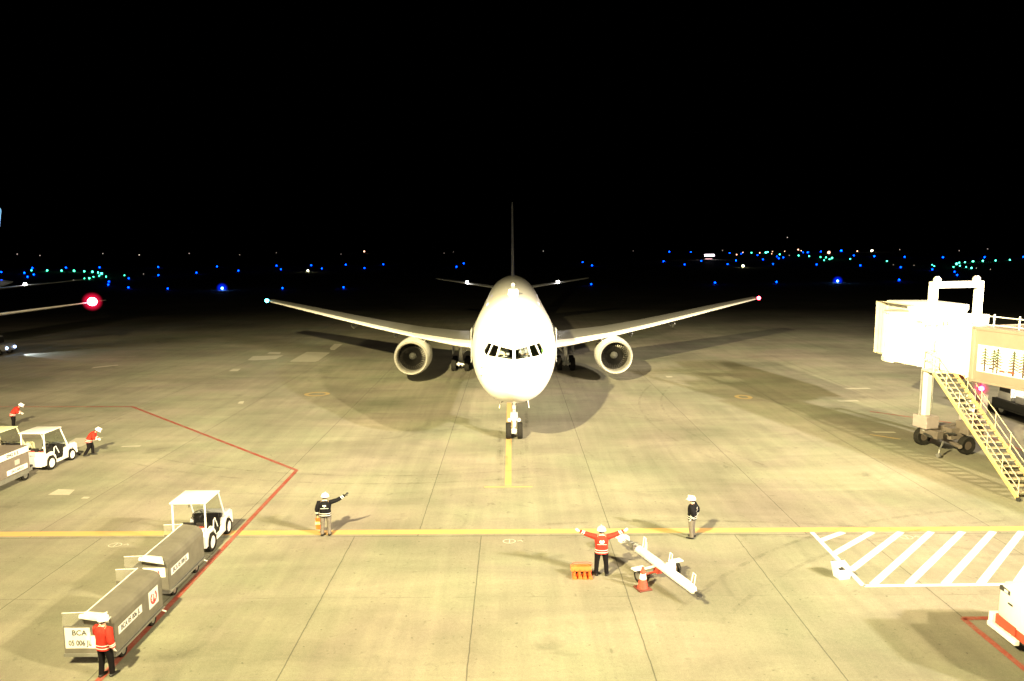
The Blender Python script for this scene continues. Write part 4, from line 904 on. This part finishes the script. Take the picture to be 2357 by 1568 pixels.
# ------------------------------------------------------------------ cone, chocks, bin, tow bar
t = thing('traffic_cone', 'orange traffic cone with white collar in front of the tow bar wheel', 'cone', (4.12, 22.2, 0), R(20))
b = MB(); b.box(-.23, .23, -.23, .23, 0, .045); b.build('base', mat('dark_red_rubber', (.12, .03, .02), .7), t, bevel=.02)
b = MB(); b.loft([((0, 0, .045), .17, .17), ((0, 0, .1), .155, .155), ((0, 0, .72), .045, .045)], 24); b.build('cone_body', ORC, t, smooth=True)
b = MB(); b.loft([((0, 0, .34), .115, .115), ((0, 0, .52), .085, .085)], 24, caps=False); b.build('reflective_band', STRIPE, t, smooth=True)

first = None
for i, (x, y, z, rz, fl) in enumerate([(2.02, 23.05, 0, 0, 0), (2.19, 23.06, 0, 4, 0), (2.36, 23.04, 0, -3, 0), (2.53, 23.05, 0, 2, 0), (2.25, 23.30, .17, 90, 1), (2.25, 23.16, .17, 90, 1)]):
    lb = 'orange wheel chock standing in the row beside the spread-armed person' if not fl else 'long orange wheel chock lying on top of the chock row'
    if i in (0, 4):
        t = thing('wheel_chock', lb, 'chock', (x, y, z), R(rz), 'orange wheel chocks')
        b = MB()
        ln = .2 if not fl else .34
        prof = [(-.075, 0), (.075, 0), (.062, .05), (.03, .15), (-.03, .15), (-.062, .05)]
        b.prism(prof, lambda p: Vector((p[0], -ln, p[1])), lambda p: Vector((p[0], ln, p[1]))); b.build('block', ORG, t, bevel=.012, smooth=True)
        b = MB(); b.path([(0, -ln, .12), (.0, -ln-.05, .2), (.02, -ln+.12, .23), (0, ln-.1, .22), (0, ln, .12)], .009, 5); b.build('rope', mat('red_rope', (.5, .06, .03), .7), t)
        first = t
    else: dup(first, (x, y, z), R(rz), lb)

t = thing('chock_bin', 'white open bin with slanted lid opening at the edge of the white hatching', 'bin', (10.78, 22.95, 0), R(12)); t.scale = (.78, .78, .78)
b = MB(); o_ = [(-.24, -.22, 0), (.24, -.22, 0), (.24, .2, 0), (-.24, .2, 0), (-.3, -.26, .42), (.3, -.26, .42), (.33, .3, .60), (-.33, .3, .60)]
i_ = [(-.2, -.18, .04), (.2, -.18, .04), (.2, .16, .04), (-.2, .16, .04), (-.26, -.2, .41), (.26, -.2, .41), (.28, .25, .575), (-.28, .25, .575)]
b.add(o_+i_, [(0, 3, 2, 1), (0, 1, 5, 4), (1, 2, 6, 5), (2, 3, 7, 6), (3, 0, 4, 7), (8, 9, 10, 11), (8, 12, 13, 9), (9, 13, 14, 10), (10, 14, 15, 11), (11, 15, 12, 8), (4, 5, 13, 12), (5, 6, 14, 13), (6, 7, 15, 14), (7, 4, 12, 15)])
b.build('box', WHITE, t)
b = MB(); b.box(-.18, .18, -.16, .1, .05, .2); b.add([(-.15, -.1, .34), (.16, -.05, .33), (.1, .12, .4), (-.1, .1, .36)], [(0, 1, 2, 3)]); b.build('contents', BLACK, t)
b = MB(); b.tube((-.3, .3, .6), (.3, .3, .6), .018, n=6); b.build('rim', DARK, t)

t = thing('tow_bar', 'long white aircraft tow bar on two wheels lying on the apron', 'tow bar', (4.74, 22.95, 0), R(23.4))
b = MB(); b.loft([((0, -1.98, .40), .05, .05), ((0, -1.9, .42), .10, .12), ((0, -1.55, .46), .125, .13), ((0, 1.3, .56), .125, .13), ((0, 1.42, .56), .07, .07)], 14, right=(1, 0, 0), square=3); b.build('tube', WHITE, t, smooth=True)
b = MB(); b.box(-.13, .13, 1.3, 1.48, .45, .66); b.tube((0, 1.4, .56), (0, 2.0, .56), .055, n=10); b.box(-.08, .08, 1.55, 1.72, .5, .64); b.tube((-.13, 1.9, .56), (.13, 1.9, .56), .03, n=8); b.build('shear_joint', DULL, t, bevel=.01)
b = MB(); b.box(-.17, .17, 1.98, 2.2, .46, .66); b.tube((-.14, 2.15, .56), (-.14, 2.5, .56), .05, n=8); b.tube((.14, 2.15, .56), (.14, 2.5, .56), .05, n=8); b.tube((-.16, 2.48, .56), (.16, 2.48, .56), .035, n=8); b.build('tow_head', WHITE, t, bevel=.015)
b = MB(); b.tube((0, -1.95, .40), (0, -2.12, .38), .045, n=8); b.lathe([(-.02, .03), (-.02, .09), (.02, .09), (.02, .03)], (0, -2.17, .38), 'z', 14); b.build('towing_eye', DARK, t)
b = MB(); b.tube((-.72, 0, .23), (.72, 0, .23), .035, n=8); b.box(-.09, .09, -.12, .12, .2, .48); b.tube((0, .6, .46), (0, 0, .24), .035, n=8); b.build('axle', mat('red_frame', (.45, .06, .04), .5), t)
b = MB(); b.box(-.95, -.5, -.10, .14, .44, .475); b.box(.5, .95, -.10, .14, .44, .475); b.box(-.5, -.1, -.03, .03, .4, .45); b.box(.1, .5, -.03, .03, .4, .45); b.build('mudguard', WHITE, t, bevel=.01)
for x in (-.73, .73): wheel(t, (x, 0, .225), .225, .12, rim=DULL)
for y, hgt in ((-1.75, .3), (-.55, .48), (.95, .45)):
    b = MB(); b.path([(.12, y, .52), (.17, y, .52+hgt), (.17, y+.12, .54+hgt), (.12, y+.14, .55)], .016, 6); b.build('handle', WHITE, t)
b = MB(); b.box(.13, .2, -.7, -.4, .40, .75); b.tube((.3, 1.1, .2), (.16, .9, .85), .02, n=6); b.build('lifting_pump', WHITE, t)
b = MB(); b.path([(.16, -.4, .6), (.35, -.5, .75), (.4, -.7, .5), (.25, -.85, .45), (.12, -.8, .5)], .012, 5); b.build('hose', BLACK, t)

# ------------------------------------------------------------------ pushback tractor, bottom right
t = thing('pushback_tractor', 'large white pushback tractor with red side panel cut off at the bottom right', 'tractor', (14.55, 17.2, 0), 0)
b = MB()   # long low body, front at +y
secs = []
for y, z1, wx in ((2.2, 1.2, 1.0), (2.05, 1.6, 1.08), (1.4, 1.85, 1.14), (.6, 1.95, 1.15), (-1.0, 1.95, 1.15), (-3.0, 1.9, 1.15), (-3.4, 1.7, 1.1)):
    secs.append([Vector((x, y, z)) for x, z in ((-wx, .62), (-wx, z1-.14), (-wx+.12, z1), (wx-.12, z1), (wx, z1-.14), (wx, .62))])
b.rings(secs); b.build('body', WHITE, t, bevel=.02, smooth=True)
b = MB(); b.box(-1.17, -1.14, 1.25, 2.0, .40, .66); b.box(-1.12, 1.12, .95, 2.12, .36, .63); b.build('side_panel', mat('panel_red', (.40, .06, .03), .6), t)
b = MB(); b.box(-1.3, -1.16, 1.05, 2.2, .26, .40); b.box(-1.2, 1.2, 2.12, 2.3, .26, .62); b.build('bumper', WHITE, t, bevel=.03, smooth=True)
b = MB(); b.box(-1.3, -1.16, -1.7, -.55, .26, .42); b.box(-1.2, -1.1, -3.3, -.55, .4, .66); b.build('side_skirt', WHITE, t, bevel=.03, smooth=True)
b = MB(); b.box(-1.0, 1.0, -1.6, .7, 1.9, 2.8, taper=(.84, .8)); b.build('cab', WHITE, t, bevel=.06, smooth=True)
b = MB(); b.box(-.97, -.955, -.75, -.3, 2.1, 2.5); b.box(-1.01, -.9, -.2, .3, 2.1, 2.16); b.build('cab_window', BLACK, t)
b = MB(); b.box(-1.165, -1.145, 1.45, 1.62, 1.16, 1.2); b.tube((-.85, 1.3, 1.88), (-.6, 1.4, 1.95), .03, n=6); b.build('mirror', BLACK, t)
b = MB(); b.box(-1.12, -1.06, 1.45, 2.05, 1.38, 1.5); b.build('lamp_slot', DARK, t)
b = MB(); b.box(-1.13, -1.1, 1.7, 1.85, 1.4, 1.48); b.build('headlight', LENS, t)
b = MB(); b.box(-1.1, 1.1, -3.2, 2.0, .3, .62); b.build('chassis', DARK, t)
for x in (-.98, .98):
    for y in (.3, -2.4): wheel(t, (x, y, .44), .44, .3, rim=DULL)

# ------------------------------------------------------------------ boarding bridge
BR = thing('boarding_bridge', 'cream boarding bridge with tall white lift portal, tree mural and yellow stairs', 'boarding bridge', (23.0, 38.0, 0), R(15))
b = MB(); b.box(-1.75, 1.75, -31, -2.83, 4.35, 6.93); b.box(-1.8, 1.8, -31, -2.80, 4.32, 4.44); b.box(-1.8, 1.8, -31, -2.80, 6.80, 6.95); b.box(-1.80, 1.80, -2.98, -2.76, 4.28, 6.98); b.build('outer_tunnel', CREAM, BR, bevel=.03, smooth=True)
b = MB(); b.box(-1.22, 1.22, -2.8, 3.2, 4.42, 6.72)
for y in (-1.9, -1.0, .9, 1.8): b.box(-1.26, 1.26, y-.04, y+.04, 4.40, 6.75)
b.build('inner_tunnel', BRW, BR)
b = MB(); b.lathe([(4.2, 1.45), (6.9, 1.45)], (1.7, 4.5, 0), 'z', 32)
for k in range(14):
    a = R(100+k*12); c = Vector((1.7+1.46*math.cos(a), 4.5+1.46*math.sin(a), 0)); b.tube(c+Vector((0, 0, 4.2)), c+Vector((0, 0, 6.9)), .03, n=5)
b.lathe([(6.88, 1.55), (6.98, 1.55)], (1.7, 4.5, 0), 'z', 32); b.lathe([(4.05, 1.55), (4.22, 1.55)], (1.7, 4.5, 0), 'z', 32); b.build('rotunda', BRW, BR, smooth=True)
# cab, turned toward the aircraft (local frame rotated back so that it faces -x in the world)
CM = Matrix.Rotation(R(-15), 4, 'Z') @ Matrix.Translation((0, 0, 0))
def cabx(x, y): return x-23.0, y-38.0
b = MB(); x0, y0 = cabx(23.6, 42.4); x1, y1 = cabx(26.4, 46.0)
b.box(x0, x1, y0, y1, 4.05, 7.32, CM); b.box(x0-.05, x1+.05, y0-.06, y1+.06, 7.05, 7.40, CM); cabo = b.build('cab', BRW, BR, bevel=.04, smooth=True)
b = MB(); b.box(x0+.75, x0+1.0, y0-.04, y0-.01, 5.0, 5.9, CM); b.box(x0+1.5, x0+1.75, y0-.1, y0-.07, 6.8, 7.1, CM); b.build('cab_window', mat('window_tint', (.10, .09, .08), .2), cabo)
b = MB(); b.box(x0+1.2, x0+1.26, y0-.03, y0-.01, 4.9, 6.1, CM); b.build('blue_lettering', mat('blue_mark', (.1, .12, .5), .5), cabo)
b = MB(); rs = []
for k, (xx, g_) in enumerate(((.0, 0), (-.12, .10), (-.16, .02), (-.30, .12), (-.34, .03), (-.48, .14), (-.52, .05), (-.68, .18))):
    zt_ = 7.3+g_*.3; zb_ = 4.1-.0; yy0 = y0+.1-g_; yy1 = y1-.1+g_
    rs.append([CM @ Vector((x0+xx, yy0, zb_)), CM @ Vector((x0+xx, yy1, zb_)), CM @ Vector((x0+xx, yy1, zt_)), CM @ Vector((x0+xx, yy0, zt_))])
b.rings(rs, caps=False); b.build('canopy_bellows', mat('bellows_beige', (.55, .5, .4), .8), cabo)
b = MB(); b.add([CM @ Vector(v) for v in ((x0+.2, y0-.08, 7.36), (x0-.75, y0-.08, 7.30), (x0-.15, y0-.08, 6.1), (x0+.2, y0-.08, 6.1), (x0+.2, y0-.02, 7.36), (x0-.75, y0-.02, 7.30), (x0-.15, y0-.02, 6.1), (x0+.2, y0-.02, 6.1))], [(0, 1, 2, 3), (7, 6, 5, 4), (0, 4, 5, 1), (1, 5, 6, 2), (2, 6, 7, 3)])
b.add([CM @ Vector(v) for v in ((x0+.2, y0-.08, 5.5), (x0-.05, y0-.08, 5.5), (x0-.5, y0-.08, 4.08), (x0+.2, y0-.08, 4.08), (x0+.2, y0-.02, 5.5), (x0-.05, y0-.02, 5.5), (x0-.5, y0-.02, 4.08), (x0+.2, y0-.02, 4.08))], [(0, 1, 2, 3), (7, 6, 5, 4), (0, 4, 5, 1), (1, 5, 6, 2), (2, 6, 7, 3)])
b.build('canopy_cheek', BRW, cabo)
b = MB(); b.tube(CM @ Vector((x0+1.4, y0+.2, 4.05)), CM @ Vector((x0+1.4, y0+.2, 3.75)), .04, n=6); b.tube(CM @ Vector((x0+1.4, y0+.2, 3.75)), CM @ Vector((x0+1.2, y0+.2, 3.4)), .03, n=6); b.tube(CM @ Vector((x0+.7, y0+.2, 3.95)), CM @ Vector((x0+1.4, y0+.2, 4.0)), .03, n=6); b.build('under_bracket', DARK, cabo)
b = MB(); b.sphere(CM @ Vector((x0+.85, y0+.2, 3.83)), .13, 8, sc=(1.5, 1, 1)); b.build('flood_lamp', mat('white_lamp', (1, .95, .85), emit=3), cabo)
# lift portal
b = MB()
for sx in (-1, 1):
    b.box(sx*1.45-.15, sx*1.45+.15, -.17, .17, 2.0, 8.75); b.box(sx*1.45-.24, sx*1.45+.24, -.24, .24, 5.9, 6.55)
b.box(-1.6, 1.6, -.16, .16, 8.62, 8.95); b.build('lift_portal', BRW, BR, bevel=.015)
b = MB(); b.box(-1.72, -.6, -.3, .3, 6.74, 7.1, Matrix.Translation((0, 0, 0))); b.box(.95, 1.95, -.3, .3, 6.74, 7.2); b.box(-.75, -.2, -.25, .1, 7.1, 7.45); b.box(-1.7, 1.8, -.26, -.14, 6.75, 6.98)
b.tube((-.6, -.2, 7.0), (.3, -.2, 6.8), .06, n=6); b.tube((.3, -.2, 6.8), (1.2, -.2, 7.1), .06, n=6); b.build('lift_crosshead', BRW, BR, bevel=.01)
for sx in (-1, 1):
    b = MB(); b.loft([((sx*1.25, 0, 8.9), .16, .2), ((sx*1.25, 0, 9.12), .13, .18), ((sx*1.25, 0, 9.22), .05, .1)], 10, square=3); b.build('sheave_cover', BRW, BR, smooth=True)
    b = MB(); b.tube((sx*1.45, 0, 2.3), (sx*1.45, 0, 1.15), .11, n=10); b.tube((sx*1.45-.28, .1, 4.4), (sx*1.45-.28, .1, 1.4), .05, n=8); b.tube((sx*1.18, -.1, 2.3), (sx*1.18, -.1, 6.6), .04, n=6); b.build('lift_jack', DULL, BR, smooth=True)
b = MB(); b.path([(-1.0, -.3, 6.9), (-.9, -.35, 6.2), (-1.05, -.4, 5.4), (-.8, -.4, 4.7), (-.95, -.4, 4.1)], .05, 6); b.path([(-.75, -.3, 6.9), (-.65, -.35, 6.0), (-.7, -.4, 4.9), (-.55, -.35, 4.2)], .04, 6); b.path([(-.9, -.3, 6.6), (-.4, -.3, 6.5), (-.3, -.3, 5.8)], .03, 6); b.build('hydraulic_hose', mat('hose_tan', (.10, .08, .05), .6), BR)
b = MB(); b.sphere((-.28, -.2, 7.1), .11, 10); b.build('roof_lamp', WHITE, BR, smooth=True)
# bogie
b = MB(); b.box(-1.5, 1.5, -.22, .22, .95, 1.4); b.box(-.45, .55, -.75, .55, .75, 1.35); b.tube((-.3, -1.2, .5), (.6, 1.2, .5), .12, n=10); b.box(-1.5, -1.1, -.9, -.1, .9, 1.3); b.box(.05, 1.05, -1.3, -.5, 1.1, 1.75)
b.build('bogie', mat('bogie_beige', (.13, .11, .095), .5, .1, var=.25, scale=2), BR, bevel=.02)
b = MB(); b.box(-1.78, -1.0, -.45, .45, 1.35, 2.0); b.build('control_box', mat('box_pinkish', (.28, .24, .24), .5), BR, bevel=.02)
b = MB(); b.box(.55, 1.5, -.75, -.2, 1.3, 1.9); b.build('control_box', mat('box_pinkish', (.28, .24, .24), .5), BR, bevel=.02)
b = MB()
for k in range(9): 
    a = random.uniform(-1.5, .8); b.tube((a, random.uniform(-.9, .3), random.uniform(.8, 1.5)), (a+random.uniform(-.5, .5), random.uniform(-.9, .3), random.uniform(.8, 1.6)), random.uniform(.03, .07), n=6)
b.build('bogie_pipework', DARK, BR)
wheel(BR, (.35, -.95, .48), .48, .34, axis='y', rim=mat('hub_brown', (.07, .055, .045), .6), rimr=.45)
wheel(BR, (-.35, 1.2, .48), .48, .34, axis='y', rim=mat('hub_brown', (.07, .055, .045), .6), rimr=.45)
b = MB(); b.tube((-1.1, -.9, .75), (-1.5, -1.1, .4), .05, n=6); b.lathe([(-.06, .12), (.06, .12)], (-1.55, -1.12, .14), 'x', 12); b.tube((-1.5, -1.1, .4), (-1.55, -1.12, .14), .03, n=6); b.build('guide_arm', DULL, BR)
# mural on the left face of the outer tunnel
MY0, MY1 = -3.15, -10.5; MZ0, MZ1 = 4.86, 6.13; MX = -1.755
b = MB(); b.box(MX-.012, MX, MY1, MY0, MZ0, MZ1); mu = b.build('mural_panel', mat('mural_white', (.8, .78, .72), .5, var=.03), BR)
rnd = random.Random(5)
TRN = mat('mural_trunk', (.05, .03, .025), .6); TGR = mat('mural_green', (.035, .06, .03), .6); ANI = mat('mural_fox', (.25, .06, .03), .6)
for k, (yy, wd) in enumerate(((.42, .09), (.88, .08), (1.08, .08), (1.9, .11), (2.38, .09), (2.72, .1), (3.2, .1), (3.8, .12), (4.4, .1), (5.1, .1), (5.7, .12), (6.4, .1))):
    yc = MY0-yy; b = MB(); xx = MX-.016; zt_ = MZ1-.06-rnd.random()*.08; zb_ = MZ0+.04
    b.cur = 0; b.add([(xx, yc-wd/2, zb_), (xx, yc+wd/2, zb_), (xx, yc+wd/3, zt_), (xx, yc-wd/3, zt_)], [(0, 1, 2, 3)])
    z = zt_
    n = 0
    while z > zb_+.35:
        for s_ in (-1, 1):
            ln = .08+.2*min(1, (zt_-z)/.4+.1)+rnd.random()*.06; th = .065
            b.cur = 1 if z > zt_-.45 else 0
            m1 = (yc+s_*ln*.55, z-.09); m2 = (yc+s_*ln, z-.07+rnd.random()*.03)
            b.add([(xx-.002, yc, z), (xx-.002, m1[0], m1[1]), (xx-.002, m2[0], m2[1]), (xx-.002, m1[0], m1[1]-th), (xx-.002, yc, z-th)], [(0, 1, 3, 4), (1, 2, 3)])
        z -= .12+rnd.random()*.02
    b.build('tree_silhouette', [TRN, TGR], mu)
for k in range(11):
    yc = MY0-.6-k*.58-rnd.random()*.2; zc = MZ0+.16+rnd.random()*.1; xx = MX-.022; sc_ = .9+rnd.random()*.4; b = MB()
    def A_(p): return [(xx, yc+y*sc_, zc+z*sc_) for y, z in p]
    b.add(A_([(.12, .03), (.1, -.02), (-.1, -.02), (-.14, .02), (-.08, .06), (.08, .06)]), [(0, 1, 2, 3, 4, 5)])
    b.add(A_([(.12, .05), (.2, .1), (.16, .02)]), [(0, 1, 2)]); b.add(A_([(-.13, .04), (-.24, .02), (-.14, .0)]), [(0, 1, 2)])
    for lx in (.1, .05, -.07, -.11): b.add(A_([(lx, 0), (lx+.02, 0), (lx+(.06 if lx > 0 else -.05), -.1)]), [(0, 1, 2)])
    b.build('animal_silhouette', ANI if k % 3 else TRN, mu)
# roof walkway rail
b = MB()
for (y, h) in ((-3.3, .62), (-4.6, .62), (-5.6, .95), (-7.2, .95), (-9, .95), (-11, .95)): b.tube((-1.1, y, 6.93), (-1.1, y, 6.93+h), .035, n=6)
b.tube((-1.1, -1.5, 7.45), (-1.1, -5.6, 7.42), .03, n=6); b.tube((-1.1, -1.2, 7.02), (-1.1, -5.9, 7.04), .03, n=6); b.tube((-1.1, -5.6, 7.88), (-1.1, -12, 7.88), .03, n=6); b.tube((-1.1, -5.6, 7.42), (-1.1, -12, 7.42), .03, n=6)
b.build('roof_rail', BRW, BR, smooth=True)
# underside gear
b = MB(); b.box(1.2, 2.4, -.06, .06, 4.3, 4.42); b.tube((2.15, 0, 4.35), (2.15, 0, 1.0), .08, n=8); b.tube((2.3, 0, 4.35), (2.3, 0, 2.0), .06, n=8); b.box(2.0, 2.4, -.2, .25, .9, 2.9); b.build('cable_hoist', mat('hoist_brown', (.2, .16, .13), .6, var=.3), BR, bevel=.02)
b = MB(); b.sphere((1.9, -.2, 3.25), .13, 12); wl_ = b.build('warning_lamp', mat('magenta_lamp', (1, .04, .22), emit=45), BR, smooth=True)
b = MB(); b.sphere((1.9, -.2, 3.25), .42, 18); b.build('lens', HALOM, wl_, smooth=True)  # glowing shell painting the warning lamp's glare, no real cover
b = MB(); b.sphere((.25, -.62, 4.1), .14, 10, sc=(1.4, 1, .8)); b.build('floor_lamp', mat('amber_lamp', (1, .8, .5), emit=14), BR, smooth=True)
b = MB(); b.box(-.25, .15, -.8, -.4, 3.95, 4.4); b.build('lamp_housing', mat('rusty_red', (.3, .08, .04), .6), BR, bevel=.02)
# service stairs, from the door landing down to the apron (world-aligned)
def W(x, y, z): return CM @ Vector((x-23.0, y-38.0, z))
P0, P1 = (21.42, 30.05), (21.25, 36.5); ztop = 4.42; wd = 1.05
b = MB()
for off in (0, wd):
    a = W(P0[0]+off, P0[1], .12); c = W(P1[0]+off, P1[1], ztop)
    d = (c-a).normalized(); upv = Vector((0, 0, 1)); nn = (upv-d*d.z).normalized(); sd = d.cross(nn)
    vs = []
    for p in (a, c):
        for su in (-.035, .035):
            for nu in (-.085, .085): vs.append(p+sd*su+nn*nu)
    b.add(vs, [(0, 1, 3, 2), (4, 6, 7, 5), (0, 4, 5, 1), (2, 3, 7, 6), (0, 2, 6, 4), (1, 5, 7, 3)])
stg = b.build('staircase', YLW, BR)
N_ = 22
for k in range(1, N_):
    f = k/N_; b = MB(); x = P0[0]+(P1[0]-P0[0])*f; y = P0[1]+(P1[1]-P0[1])*f; z = .12+(ztop-.12)*f
    vs = [W(x+.03, y-.13, z-.015), W(x+wd-.03, y-.13, z-.015), W(x+wd-.03, y+.13, z-.015), W(x+.03, y+.13, z-.015)]
    b.add(vs+[v+Vector((0, 0, .03)) for v in vs], [(0, 3, 2, 1), (4, 5, 6, 7), (0, 1, 5, 4), (1, 2, 6, 5), (2, 3, 7, 6), (3, 0, 4, 7)]); b.build('tread', mat('tread_beige', (.38, .33, .23), .6, .1), stg)
b = MB()
for off in (0, wd):
    for hh in (.45, .9): b.tube(W(P0[0]+off, P0[1], .12+hh*.9), W(P1[0]+off, P1[1], ztop+hh), .018, n=6)
    for k in range(0, 7): f = k/6; x = P0[0]+(P1[0]-P0[0])*f+off; y = P0[1]+(P1[1]-P0[1])*f; z = .12+(ztop-.12)*f; b.tube(W(x, y, z), W(x, y, z+.9), .018, n=6)
b.build('handrail', mat('rail_pale', (.6, .52, .35), .5), stg)
b = MB(); vs = [W(21.2, 36.45, 4.40), W(22.5, 36.45, 4.40), W(22.5, 37.5, 4.40), W(21.2, 37.5, 4.40)]
b.add(vs+[v+Vector((0, 0, .08)) for v in vs], [(0, 3, 2, 1), (4, 5, 6, 7), (0, 1, 5, 4), (1, 2, 6, 5), (2, 3, 7, 6), (3, 0, 4, 7)])
for (x, y) in ((21.22, 36.5), (21.22, 37.45), (21.85, 37.45), (22.45, 37.45)): b.tube(W(x, y, 4.45), W(x, y, 5.4), .025, n=6)
for hh in (4.95, 5.4): b.tube(W(21.22, 36.5, hh), W(21.22, 37.45, hh), .022, n=6); b.tube(W(21.22, 37.45, hh), W(22.45, 37.45, hh), .022, n=6)
b.build('landing', mat('landing_cream', (.66, .58, .42), .5), BR)
b = MB()
for off in (.0, wd): b.lathe([(-.04, .1), (.04, .1)], tuple(W(P0[0]+off, P0[1]-.05, .1)), 'x', 12)
b.build('stair_wheel', DARK, stg)

# cargo loader parked beyond the bridge
t = thing('cargo_loader', 'white and black cargo loader parked under the boarding bridge tunnel', 'loader', (32.5, 44.5, 0), 0)
b = MB(); b.box(-1.3, 1.3, -3.2, 2.4, .5, 1.0); b.box(-1.32, 1.32, -3.25, 2.45, .42, .55); b.build('chassis', BLACK, t, bevel=.03)
b = MB(); b.box(-1.1, 1.1, -3.0, .5, 1.0, 1.45); b.box(-1.1, -.2, .9, 2.2, 1.0, 2.2, taper=(.9, .85)); b.build('body', WHITE, t, bevel=.05, smooth=True)
b = MB(); b.box(-1.12, -.95, 1.0, 2.0, 1.5, 2.0); b.build('cab_window', BLACK, t)
b = MB(); b.box(-.9, .9, -2.4, -1.2, 1.45, 1.9); b.build('engine_cover', BLACK, t)
b = MB(); b.box(-.8, .8, -2.8, .2, 1.46, 1.5); b.tube((-1, -2.5, 1.5), (-.6, .6, 2.2), .06, n=6); b.build('conveyor', YLW, t)
for x in (-1.15, 1.15):
    for y in (-2.3, 1.5): wheel(t, (x, y, .42), .42, .28, rim=DULL)
